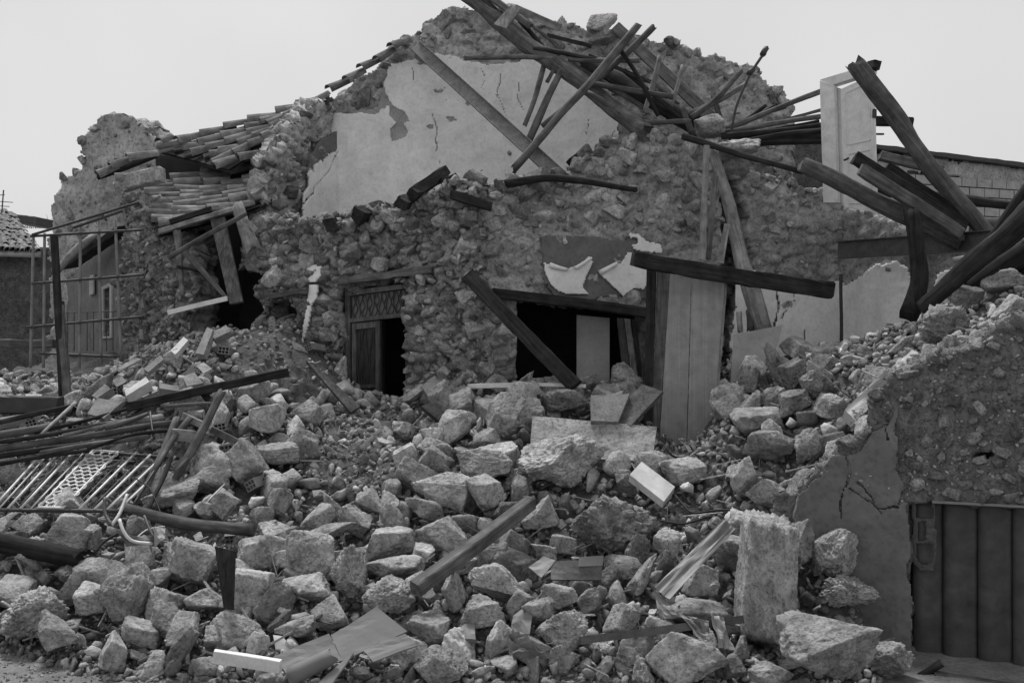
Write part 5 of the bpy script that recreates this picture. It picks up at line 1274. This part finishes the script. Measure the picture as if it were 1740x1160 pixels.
def twig_shrub():
    sh = empty("bare_shrub", P(60, 385, 36), "leafless bushes beyond the far roofs", "shrub"); rs = random.Random(8)
    for k in range(26):
        x = 28+k*2.4; P0 = (x, 388, 36); h = rs.uniform(14, 26)*(0.6+0.4*math.sin(k*0.35))
        log("twig", [P0, (x+rs.uniform(-4, 4), 388-h*0.6, 36), (x+rs.uniform(-7, 7), 388-h, 36)], (1.6, 0.5), M_WOOD_G, parent=sh, seg=4, step=0.2)
twig_shrub()
# --- lying iron railing
PR0 = [P(-12,866,11.4), P(205,868,11.3), P(300,778,12.5), P(82,762,12.6)]     # near-left, near-right, far-right, far-left
def rp(s, t, lift=0.0):
    a = PR0[0].lerp(PR0[1], s).lerp(PR0[3].lerp(PR0[2], s), t); return a+Vector((0, -0.5, 0.86))*lift
rl = empty("iron_railing", rp(0.5, 0.0), "white iron railing with an ornate lattice panel lying on the rubble", "railing")
def rbar(name, a, b, r, mat=M_RAIL, parent=None, seg=6, n=4):
    M = frame_z(a, b); L = (b-a).length
    V, Fs = tube_data([Vector((0, 0, L*i/n)) for i in range(n+1)], [r]*(n+1), seg, 0.01, 2)
    return link(name, mesh_np(name, np.array([tuple(v) for v in V]), [list(f) for f in Fs], True), mat, parent=parent or rl, M=M)
rbar("rail", rp(-0.05,0), rp(1.02,0), 0.022, M_STEEL_D); rbar("rail", rp(-0.05,1.0), rp(1.02,1.0), 0.022, M_STEEL_D)
for k, s in enumerate((0.0,0.05,0.12,0.22,0.30,0.68,0.80,0.90,0.99)):
    thin = k in (1, 4)
    rbar("baluster", rp(s,0,0.02), rp(s,1.0,0.02), 0.010 if thin else 0.018)
for s in (0.03,0.09,0.16,0.26,0.60,0.73,0.85,0.94): rbar("thin_baluster", rp(s,0,-0.03), rp(s,0.98,-0.03), 0.008, M_STEEL)
pn_ = rbar("panel_frame", rp(0.36,0,0.03), rp(0.36,1,0.03), 0.018)
for a, b in (((0.55,0),(0.55,1)),((0.36,0.01),(0.55,0.01)),((0.36,0.99),(0.55,0.99))): rbar("panel_frame", rp(*a,0.03), rp(*b,0.03), 0.018)
def lattice():
    rs = random.Random(3)
    for j in range(16):
        for i in range(3):
            s = 0.36+0.19*(i+0.5+(0.5 if j % 2 else 0)-0.25)/3; t = 0.03+0.94*(j+0.5)/16; loc = []
            for k in range(13):
                a = 2*math.pi*k/12; loc.append(rp(s+0.034*math.cos(a), t+0.042*math.sin(a), 0.03))
            o = loc[0].copy(); V, Fs = tube_data([p-o for p in loc], [0.009]*13, 5, 0.01, 2)
            link("lattice_ring", mesh_np("lattice_ring", np.array([tuple(v) for v in V]), [list(f) for f in Fs], True), M_RAIL, parent=rl, M=Matrix.Translation(o))
lattice()
# --- poles and timbers on the left heap
G9 = "poles stacked on the left heap"
beam("slanting_timber", (215,692,13.2), (490,632,13.6), 15, M_WOOD_D, "dark sawn timber slanting up the left heap", "beam", ratio=1.0)
for pts_, w_, m, lb in [([(-15,742,12.6),(95,722,12.9)],(16,14),M_WOOD_M,"short thick pole at the left edge, uppermost of the pile"), ([(-15,765,12.4),(130,742,12.6),(310,716,12.9)],(13,10),M_WOOD_M,"long bowed pole across the pile above the railing"), ([(-15,776,12.2),(120,756,12.4),(245,738,12.6)],(11,9),M_WOOD_D,"dark pole second above the railing"), ([(70,770,12.2),(160,752,12.4),(250,742,12.5)],(10,8),M_WOOD_M,"pale-edged pole nearest above the railing"), ([(110,738,12.6),(190,720,12.8),(275,708,13.0)],(9,11),M_WOOD_P,"pale pole under the dark sawn timber"), ([(180,728,12.7),(250,703,12.9)],(9,7),M_WOOD_M,"short grey pole ending under the hollow bricks"), ([(300,810,12.0),(338,740,12.3),(376,668,12.7)],(13,14),M_WOOD_M,"smooth leaning log beside the rounded boulder"), ([(238,850,11.7),(270,780,12.2),(300,712,12.6)],(9,12),M_WOOD_M,"split pole slanting over the railing's end"), ([(262,800,11.9),(290,750,12.3),(322,712,12.6)],(9,11),M_WOOD_M,"twin split pole right of the railing"), ([(-15,720,13.0),(60,704,13.2),(120,690,13.4)],(9,7),M_WOOD_D,"dark thin pole below the level boxed beam"), ([(255,700,12.9),(262,745,12.5)],(4,4),M_STEEL_D,"thin dark rod standing in the pole pile"), ([(70,738,12.6),(128,684,13.3)],(5,6),M_WOOD_P,"pale stripped lath beside the hollow bricks"), ([(285,690,13.0),(360,685,13.1)],(6,5),M_WOOD_M,"thin pole lying below the dark sawn timber")]:
    log("pole", pts_, w_, m, lb, "pole", G9)
beam("pale_plank", (310,706,12.8), (350,724,12.6), 12, M_WOOD_P, "short pale plank behind the leaning log", "plank", G9, ratio=0.4)
beam("pale_plank", (292,738,12.4), (335,742,12.4), 20, M_WOOD_P, "curled pale board end beside the split poles", "board", G9, ratio=0.3)
beam("buried_plank", (360,730,12.7), (404,752,12.4), 12, M_WOOD_M, "grey plank half buried right of the leaning log", "plank", G9, ratio=0.5)
log("buried_log", [(-20,918,10.6),(60,930,10.5),(130,948,10.4)], (34,30), M_WOOD_D, "thick charred log end at the left edge with nails", "log")
# bowed timber
log("bowed_timber", [(216,862,10.95),(270,880,10.85),(340,892,10.75),(424,899,10.75)], (16,24), M_WOOD_M, "long bowed timber lying below the wedge-shaped block", "beam", seg=6)
# --- bent chair frame
cf = empty("chair_frame", P(240, 930, 10.7), "bent tubular chair frame tangled with wire", "chair")
for pts_, w_, nm in [([(203,882,10.40),(208,905,10.30),(222,922,10.30),(258,923,10.30)],(6,6),"frame_tube"), ([(245,876,10.50),(252,896,10.40),(262,914,10.30)],(5,5),"frame_tube"), ([(178,845,10.60),(176,872,10.50),(190,892,10.40)],(6,6),"frame_tube"), ([(216,840,10.70),(205,872,10.50),(190,892,10.40)],(6,6),"frame_tube")]:
    log(nm, pts_, w_, M_RAIL if w_[0] == 6 and pts_[0][0] > 200 else M_STEEL, parent=cf, seg=8, rough=0.02, step=0.04)
quad_board("seat_sheet", [(262,895,10.30),(281,896,10.30),(280,916,10.20),(262,930,10.20)], 0.01, M_METAL, parent=cf, sub=4, wob=0.06)
quad_board("seat_sheet", [(204,908,10.35),(256,912,10.35),(258,924,10.30),(214,928,10.30)], 0.01, M_STEEL, parent=cf, sub=4, wob=0.03)
G10 = "wires in the rubble"
log("wire", [(218,946,10.3),(228,918,10.4),(250,898,10.6),(280,894,10.6)], (2.6,2.6), M_RAIL, "pale curved wire springing over the chair frame", "wire", G10, seg=6, rough=0.0, step=0.04)
log("wire", [(230,812,11.6),(256,830,11.3),(272,870,11.0),(280,900,10.7)], (2.5,2.5), M_BLACK, "black cable hanging over the bowed timber", "cable", G10, seg=6, rough=0.0, step=0.05)
log("wire", [(162,940,10.4),(170,922,10.5),(200,906,10.6)], (5,5), M_BLACK, "thick black cable left of the chair frame", "cable", G10, seg=6, rough=0.0, step=0.05)
log("wire", [(350,855,11.5),(382,822,11.9)], (2.5,2.5), M_RAIL, "straight pale rod leaning over the small wedge", "rod", G10, seg=6, rough=0.0)
log("wire", [(1130,758,12.3),(1140,774,12.2),(1165,780,12.2)], (4,4), M_BLACK, "short black cable loop behind the white block", "cable", G10, seg=6, rough=0.0, step=0.04)
log("wire", [(1148,842,11.2),(1175,872,10.9),(1215,866,10.9),(1250,866,10.8)], (4,4), M_BLACK, "black cable snaking above the crumpled metal strip", "cable", G10, seg=6, rough=0.0, step=0.04)
log("wire", [(1120,884,10.7),(1160,890,10.6),(1200,878,10.7)], (4,3), M_BLACK, "second black cable under the snaking one", "cable", G10, seg=6, rough=0.0, step=0.04)
log("wire", [(1134,862,10.8),(1137,900,10.6),(1136,935,10.4)], (1.8,1.8), M_STEEL_D, "thin wire hanging over the pale egg-shaped rock", "wire", G10, seg=5, rough=0.0, step=0.04)
log("wire", [(845,1100,9.2),(870,1130,9.0),(905,1165,8.8)], (6,6), M_BLACK, "black pipe at the bottom edge right of the dark boulder", "pipe", G10, seg=6, rough=0.02)
log("wire", [(900,1080,9.1),(910,1120,8.9),(945,1165,8.7)], (2.5,2.5), M_BLACK, "thin black wire over the crumpled foil", "wire", G10, seg=5, rough=0.0, step=0.05)
# ================================================================== FOREGROUND DEBRIS
beam("squared_timber", (705,1000,9.35), (903,852,10.75), 24, M_WOOD_M, "squared timber lying diagonally across the middle of the heap", "beam", ratio=0.9, roll=25, rough=0.05)
DPL = hit(388, 1030)-0.35
quad_board("dark_plank", [(365,928,DPL),(400,936,DPL),(396,1036,DPL-0.1),(380,1034,DPL-0.1)], 0.03, M_WOOD_D, label="upright dark plank stuck among the boulders", cat="plank", sub=4, wob=0.02)
beam("painted_board", (364,1114,8.62), (478,1132,8.55), 24, M_WHITE, "white painted board at the street edge of the heap", "board", ratio=0.35, roll=15)
quad_board("painted_board", [(464,1078,9.1),(480,1080,9.1),(505,1112,9.0),(470,1112,9.0)], 0.02, M_WHITE, label="short white board behind the crumpled sheet", cat="board")
sh = empty("crumpled_sheet", P(590, 1140, 8.9), "torn cardboard-like sheet lying folded on the rubble", "sheet")
quad_board("sheet_flap", [(562,1078,8.88),(640,1030,9.08),(692,1072,8.88),(582,1122,8.63)], 0.012, M_CARD, parent=sh, sub=6, wob=0.03)
quad_board("sheet_flap", [(616,1104,8.73),(688,1074,8.83),(710,1096,8.73),(634,1124,8.58)], 0.012, M_CARD, parent=sh, sub=5, wob=0.03)
quad_board("sheet_flap", [(465,1114,8.78),(560,1078,8.88),(584,1122,8.63),(492,1150,8.53)], 0.012, M_CARD, parent=sh, sub=6, wob=0.04)
log("rolled_edge", [(500,1146,8.50),(530,1130,8.54),(560,1116,8.60)], (34,30), M_CARD, parent=sh, seg=14, rough=0.05, step=0.05)
quad_board("sheet_flap", [(584,1120,8.63),(600,1108,8.68),(560,1165,8.38),(530,1168,8.38)], 0.012, M_CARD, parent=sh, sub=3, wob=0.02)
cs = empty("crumpled_strip", P(1170, 1000, 9.7), "long crumpled strip of grey sheet metal bent double", "metal strip")
quad_board("strip_bend", [(1112,998,9.35),(1228,882,9.90),(1250,898,9.85),(1138,1018,9.25)], 0.008, M_METAL, parent=cs, sub=12, wob=0.055, fq=3.2)
quad_board("strip_bend", [(1110,1000,9.35),(1124,1012,9.30),(1160,1048,9.10),(1122,1052,9.20)], 0.008, M_METAL, parent=cs, sub=9, wob=0.08, fq=3.0)
quad_board("strip_bend", [(1150,1040,9.10),(1204,1056,9.00),(1206,1082,8.90),(1182,1076,8.95)], 0.008, M_METAL, parent=cs, sub=9, wob=0.08, fq=3.0)
quad_board("strip_bend", [(1206,1042,9.00),(1228,1050,9.00),(1248,1105,8.80),(1222,1100,8.80)], 0.008, M_METAL, parent=cs, sub=9, wob=0.08, fq=3.0)
a, b = P(986,1088,8.9), P(1262,1052,9.1)
profile_bar("angle_iron", a, b, [(-.035,-.035),(.035,-.035),(.035,-.027),(-.027,-.027),(-.027,.035),(-.035,.035)], M_STEEL, roll=160, label="thin straight angle iron lying across the lower heap", cat="angle iron")
mb = empty("metal_box", P(980, 990, 9.9), "dark sheet metal box with a raised tab in the heap", "metal box")
quad_board("box_side", [(936,953,9.65),(1024,950,9.60),(1022,985,9.50),(936,984,9.50)], 0.02, M_STEEL, parent=mb, sub=3, wob=0.01)
quad_board("box_tab", [(984,946,9.60),(1026,943,9.58),(1024,960,9.55),(982,962,9.56)], 0.015, M_METAL, parent=mb)
quad_board("box_flap", [(898,962,9.60),(924,944,9.70),(944,952,9.65),(920,980,9.50)], 0.015, M_METAL, parent=mb, sub=3, wob=0.03)
quad_board("foil_sheet", [(856,1078,8.85),(896,1092,8.80),(950,1118,8.65),(868,1104,8.70)], 0.006, M_METAL, label="crumpled shiny foil at the bottom edge of the heap", cat="foil", sub=12, wob=0.16, fq=4.5)
quad_board("tin_can", [(784,1060,9.2),(806,1058,9.2),(808,1086,9.05),(786,1084,9.05)], 0.05, M_METAL, label="small dented tin beside the dark boulder with pale top", cat="tin", sub=3, wob=0.03)
quad_board("torn_scrap", [(872,1046,9.3),(908,1018,9.4),(900,1078,9.15),(866,1075,9.2)], 0.01, M_METAL, label="torn pale scrap standing against the big shadowed boulder", cat="scrap", sub=4, wob=0.05)
# concrete lintel, boards and blocks
M_FRAG = M_CONC
quad_board("concrete_lintel", [(905,706,12.9),(1116,726,12.7),(1108,786,12.3),(900,768,12.4)], 0.26, M_MORTAR2, label="long fallen concrete lintel lying on edge above the largest boulder", cat="lintel", sub=10, wob=0.05)
quad_board("leaning_board", [(1034,714,12.9),(1090,652,13.2),(1126,664,13.0),(1072,722,12.7)], 0.05, M_WOOD_M, label="short wide board leaning on the concrete lintel", cat="board", sub=3, wob=0.01)
quad_board("grey_block", [(1004,672,13.0),(1070,668,13.0),(1050,716,12.7),(1004,714,12.7)], 0.2, M_CONC, label="pale square-cut block behind the leaning board", cat="block", sub=4, wob=0.02)
quad_board("white_block", [(1090,784,11.7),(1147,826,11.4),(1128,852,11.2),(1070,806,11.5)], 0.10, M_WHITESTONE, label="clean white rectangular block lying tilted on the rubble", cat="block", sub=3, wob=0.008)
quad_board("pale_cube", [(716,656,14.0),(738,638,14.1),(752,660,13.9),(732,680,13.8)], 0.16, M_CONC, label="pale square block balanced right of the doorway", cat="block", sub=2, wob=0.005)
quad_board("doorway_plank", [(520,612,14.6),(548,632,14.5),(612,690,14.2),(596,700,14.1)], 0.06, M_WOOD_M, label="dark plank sliding down the earth beside the doorway", cat="plank", sub=3, wob=0.02)
quad_board("doorway_plank", [(494,578,14.9),(512,586,14.8),(524,600,14.7),(500,592,14.8)], 0.08, M_WOOD_P, label="short pale plank on the earth left of the doorway", cat="plank", sub=2, wob=0.01)
quad_board("doorway_plank", [(716,690,13.3),(732,684,13.4),(796,740,12.9),(778,742,12.9)], 0.06, M_WOOD_D, label="dark board sloping into the heap left of the round boulder", cat="plank", sub=3, wob=0.02)
beam("path_stick", (612,762,12.6), (650,726,13.0), 6, M_WOOD_P, "thin pale stick lying on the dusty path", "stick", ratio=0.6)
# wall fragment on the right slope
quad_board("wall_fragment", [(1436,694,10.9),(1552,588,11.7),(1580,612,11.5),(1462,724,10.7)], 0.14, M_PLASTER2, label="long plastered wall fragment lying up the right slope", cat="wall fragment", sub=12, wob=0.09)
# hollow bricks
def hollow_brick():
    V, Fs = [], []
    def bx(x0, x1, y0, y1, z0, z1):
        o = len(V); V.extend([(x, y, z) for z in (z0, z1) for y in (y0, y1) for x in (x0, x1)]); Fs.extend([[o+i for i in f] for f in BOXF])
    L, w, h, t = 0.15, 0.075, 0.05, 0.012
    bx(-w, w, -h, -h+t, -L, L); bx(-w, w, h-t, h, -L, L); bx(-w, -w+t, -h+t+.0005, h-t-.0005, -L+.001, L-.001); bx(w-t, w, -h+t+.0005, h-t-.0005, -L+.001, L-.001)
    bx(-w+t+.0005, w-t-.0005, -t/2, t/2, -L+.002, L-.002)
    for xx in (-0.022, 0.022):
        bx(xx-t/2, xx+t/2, -h+t+.0005, -t/2-.0005, -L+.003, L-.003); bx(xx-t/2, xx+t/2, t/2+.0005, h-t-.0005, -L+.003, L-.003)
    bx(-w+t+.001, w-t-.001, -h+t+.001, h-t-.001, -0.05, -0.04)
    return mesh_np("hollow_brick", np.array(V), Fs)
HB = hollow_brick(); rsB = random.Random(12)
BR = [(20,716,"hollow brick at the left edge under the boxed beam"),(48,722,"hollow brick near the left edge above the poles"),(128,720,"hollow brick end facing out below the bent slab"),(186,704,"hollow brick with open cells behind the poles"),(205,652,"hollow brick below the white slab"),(290,664,"hollow brick with open cells above the dark timber"),(262,672,"hollow brick lying on the dark sawn timber"),(340,650,"long hollow brick near the dark timber's middle"),(352,590,"tilted hollow brick high on the left slope"),(368,548,"hollow brick end at the top of the left slope"),(386,598,"hollow brick right of the tilted one on the left slope"),(322,640,"hollow brick under the bright white flake"),(400,758,"hollow brick below the buried plank"),(445,818,"hollow brick pair's left one in the middle heap"),(462,812,"hollow brick pair's right one in the middle heap"),(398,905,"hollow brick end under the bowed timber's tip"),(185,668,"upright hollow brick beside the white slab"),(306,588,"hollow brick below the white slanted board"),(374,730,"hollow brick left of the pale broken slab"),(535,592,"hollow brick on the earth left of the doorway")]
for px, py, lb in BR:
    D = hit(px, py+6); s = rsB.uniform(1.0, 1.35)
    E = Euler((rsB.uniform(0.9, 2.1), rsB.uniform(-.6, .6), rsB.uniform(-1.2, 1.2))).to_matrix().to_4x4()
    link("hollow_brick", HB, M_BRICK, M=Matrix.Translation(P(px, py, D-0.02)) @ E @ Matrix.Diagonal((s, s, s, 1)), label=lb, cat="brick", group="hollow clay bricks on the left heap")
G11 = "pale slabs on the left heap"
for q, th, m, lb in [([(212,664,13.6),(248,640,13.8),(254,648,13.7),(214,672,13.5)],0.14,M_WHITESTONE,"bright white slab among the hollow bricks"),([(200,624,14.2),(234,607,14.4),(238,611,14.4),(204,629,14.2)],0.08,M_WHITESTONE,"white narrow slab higher up the left slope"),([(334,622,13.9),(346,615,13.9),(360,626,13.8),(346,634,13.8)],0.06,M_WHITESTONE,"bright white flake resting on a hollow brick"),([(148,702,13.2),(166,676,13.4),(208,682,13.2),(176,710,13.0)],0.06,M_CONC,"bent grey slab above the pole pile"),([(156,672,13.7),(178,652,13.8),(188,660,13.7),(164,676,13.6)],0.12,M_CONC,"grey block behind the bent grey slab"),([(244,626,14.3),(272,603,14.5),(278,610,14.4),(252,632,14.2)],0.06,M_CONC,"dark grey slab right of the white narrow slab"),([(310,640,13.8),(330,632,13.9),(345,650,13.7),(318,656,13.6)],0.12,M_CONC,"dark block under the bright white flake"),([(332,600,14.3),(352,556,14.8),(362,560,14.7),(346,602,14.2)],0.10,M_CONC,"tall tilted slab high on the left slope"),([(356,566,14.7),(384,552,14.8),(392,562,14.7),(364,576,14.6)],0.12,M_CONC,"pale block at the top of the left slope"),([(290,596,14.5),(312,572,14.8),(320,578,14.7),(298,602,14.4)],0.08,M_WHITESTONE,"whitish slab below the white slanted board")]:
    quad_board("slab", q, th, m, label=lb, cat="slab", group=G11, sub=3, wob=0.012)
# ================================================================== METAL SHUTTER
st_ = empty("metal_shutter", RW.pt(1640, 1150, -0.05), "dark metal shutter with wide upright ribs in the near wall", "shutter")
def slat(x0, x1, lab=None):
    n = 10; V, Fs = [], []
    u0, u1 = RW.uz(x0, 900)[0], RW.uz(x1, 900)[0]; zt = RW.uz(x0, 845)[1]; zb = -0.25; nz_ = 12
    for j in range(nz_+1):
        for i in range(n+1):
            t = i/n; w_ = RW.W(u0+(u1-u0)*t, zb+(zt-zb)*j/nz_, -0.16+0.085*(1-t)**0.6*math.sin(math.pi*min(1, t*1.0+0.10)) + 0.004*math.sin(j*1.7+x0)); V.append(w_)
    for j in range(nz_):
        for i in range(n): Fs.append([j*(n+1)+i, j*(n+1)+i+1, (j+1)*(n+1)+i+1, (j+1)*(n+1)+i])
    Vn = np.array([tuple(v) for v in V]); o = Vn.mean(0)
    ob = link("slat", mesh_np("slat", Vn-o, Fs, True), M_SHUT, parent=st_, M=Matrix.Translation(Vector(o)))
    if lab: ob["label"] = lab
    md = ob.modifiers.new("th", 'SOLIDIFY'); md.thickness = 0.006
    return ob
for x0, x1 in ((1546,1599),(1600,1659),(1660,1719),(1720,1779),(1780,1840)): slat(x0, x1)
panel("back_sheet", RW, [(1545,846),(1845,862),(1845,1200),(1545,1200)], 0.02, M_STEEL_D, off=-0.24, parent=st_)
panel("top_edge", RW, [(1584,850),(1830,862),(1830,867),(1584,854)], 0.12, M_METAL, off=0.03, parent=st_)
# worn lock pocket on the first slat
lk = wall("lock_pocket", RW, [(1548,852),(1588,854),(1590,940),(1586,972),(1562,970),(1549,955)], M_CHALK, openings=[[(1556,852),(1583,853),(1585,882),(1556,880)],[(1557,888),(1572,886),(1572,920),(1557,922)],[(1556,926),(1584,924),(1584,960),(1566,961),(1556,950)]], thick=0.012, step=0.014, jit=0.01, relief="flat", off=-0.055, parent=st_, seed=97, label="chalky worn outline of a lock pocket")
beam("kerb_timber", (1590,1150,9.0), (1740,1172,8.7), 18, M_WOOD_M, "worn timber sill along the foot of the metal shutter", "timber sill", ratio=1.0)
log("small_branch", [(1560,1148,9.0),(1580,1140,9.0),(1596,1128,9.0)], (10,16), M_WOOD_D, "dark twisted scrap at the shutter's corner", "scrap")
for a_, b_, w_ in (((932,452),(958,459),9),((974,456),(999,440),8),((1016,463),(1042,449),10)):
    A_, B_ = PW2.pt(a_[0], a_[1], 0.15), PW2.pt(b_[0], b_[1], 0.15)
    log("plaster_curl", [(*topix(A_), A_.y), (*topix(B_), B_.y)], (w_, w_*0.6), M_PLASTER, parent=w2, seg=9, rough=0.15, step=0.04)
# splinters, laths and tile shards strewn over the heap
def splinters():
    rs = np.random.RandomState(31); V, Fs = [], []
    n = 900
    for k in range(n):
        y = 8.8+7.0*rs.uniform()**1.2; x = rs.uniform(-0.53, 0.53)*y
        if float(heap(np.array([x]), np.array([y]))[0]) < 0.03: continue
        if -0.5 < front_of_rw(x, y) < 0.08 and x > 2.6: continue
        z = float(surf(x, y)); flat = rs.uniform() < 0.45
        L, w, t = (rs.uniform(0.03, 0.09), rs.uniform(0.02, 0.06), rs.uniform(0.004, 0.012)) if flat else (rs.uniform(0.06, 0.28), rs.uniform(0.004, 0.014), rs.uniform(0.003, 0.01))
        R = Euler((rs.uniform(-.7, .7), rs.uniform(-.7, .7), rs.uniform(0, 6.28))).to_matrix(); c = Vector((x, y, z+0.03+rs.uniform(0, 0.06)))
        o = len(V)
        for sz in (-1, 1):
            for sy in (-1, 1):
                for sx in (-1, 1): V.append(tuple(c+R @ Vector((sx*L*rs.uniform(0.8, 1.0), sy*w*rs.uniform(0.6, 1.0), sz*t))))
        Fs.extend([[o+i for i in f] for f in BOXF])
    link("splinter_litter", mesh_np("splinter_litter", np.array(V), Fs), M_LITTER, kind="stuff", label="splinters, lath ends and tile shards strewn over the heap", cat="litter")
M_LITTER = stone_mat("splinter_litter", 0.26, 0.7, 1.3, 12.0, island=True, isl=(0.2, 2.0))
splinters()
# more laths in the tangles
for a_, b_, w_, m_, lb_ in [((850,20,17.3),(930,100,16.9),6,M_WOOD_D,"dark lath nearest the tilted pale board"),((900,40,17.2),(985,112,16.8),5,M_WOOD_M,"thin lath sloping beside the pale split board"),((930,60,17.3),(1005,78,17.1),6,M_WOOD_D,"nearly level dark lath under the gable crest"),((1000,95,16.9),(1105,140,16.4),6,M_WOOD_D,"dark lath crossing behind the slanting poles"),((1060,120,16.7),(1160,200,16.2),7,M_WOOD_D,"dark lath sloping toward the rounded grey boulder"),((1110,140,16.9),(1185,205,16.5),5,M_WOOD_M,"thin grey lath sloping toward the rounded grey boulder"),((950,100,16.6),(930,140,16.5),6,M_WOOD_M,"short steep stick above the knotty pole"),((1240,214,16.6),(1335,182,16.7),5,M_WOOD_D,"thin dark stick above the second long fanned pole"),((1245,236,15.9),(1400,232,15.7),6,M_WOOD_D,"straight lath at the bottom of the fanned poles"),((1300,212,16.2),(1398,186,16.1),5,M_WOOD_M,"thin grey stick reaching the door frame's middle"),((1262,230,16.1),(1392,206,16.0),5,M_WOOD_D,"thin dark stick just under the second long fanned pole")]:
    beam("lath", a_, b_, w_, m_, lb_, "lath", "laths in the roof tangle", ratio=0.7, rough=0.2)
for p_, w_, m_, lb_ in [([(-15,752,12.4),(110,735,12.6),(225,712,12.9)],(8,7),M_WOOD_D,"dark pole between the two bowed poles on the left pile"),([(60,735,12.8),(150,715,13.0),(230,690,13.2)],(7,6),M_WOOD_D,"thin dark pole running under the bent grey slab"),([(150,762,12.3),(230,738,12.5),(300,730,12.6)],(6,6),M_WOOD_D,"thin dark pole ending behind the split poles"),([(-15,790,12.0),(70,778,12.2),(150,765,12.3)],(8,7),M_WOOD_D,"dark pole lying on the railing's far rail"),([(250,870,11.2),(275,820,11.7),(292,770,12.1)],(6,8),M_WOOD_D,"dark stick leaning at the railing's right end"),([(225,860,11.3),(262,800,11.8)],(4,4),M_STEEL_D,"thin bent bar beside the railing's right end"),([(300,700,12.9),(282,760,12.4)],(7,6),M_WOOD_D,"short dark stick in front of the leaning log"),([(330,770,12.2),(300,800,11.9)],(6,5),M_WOOD_M,"grey stick at the foot of the leaning log")]:
    log("pole", p_, w_, m_, lb_, "pole", G9)
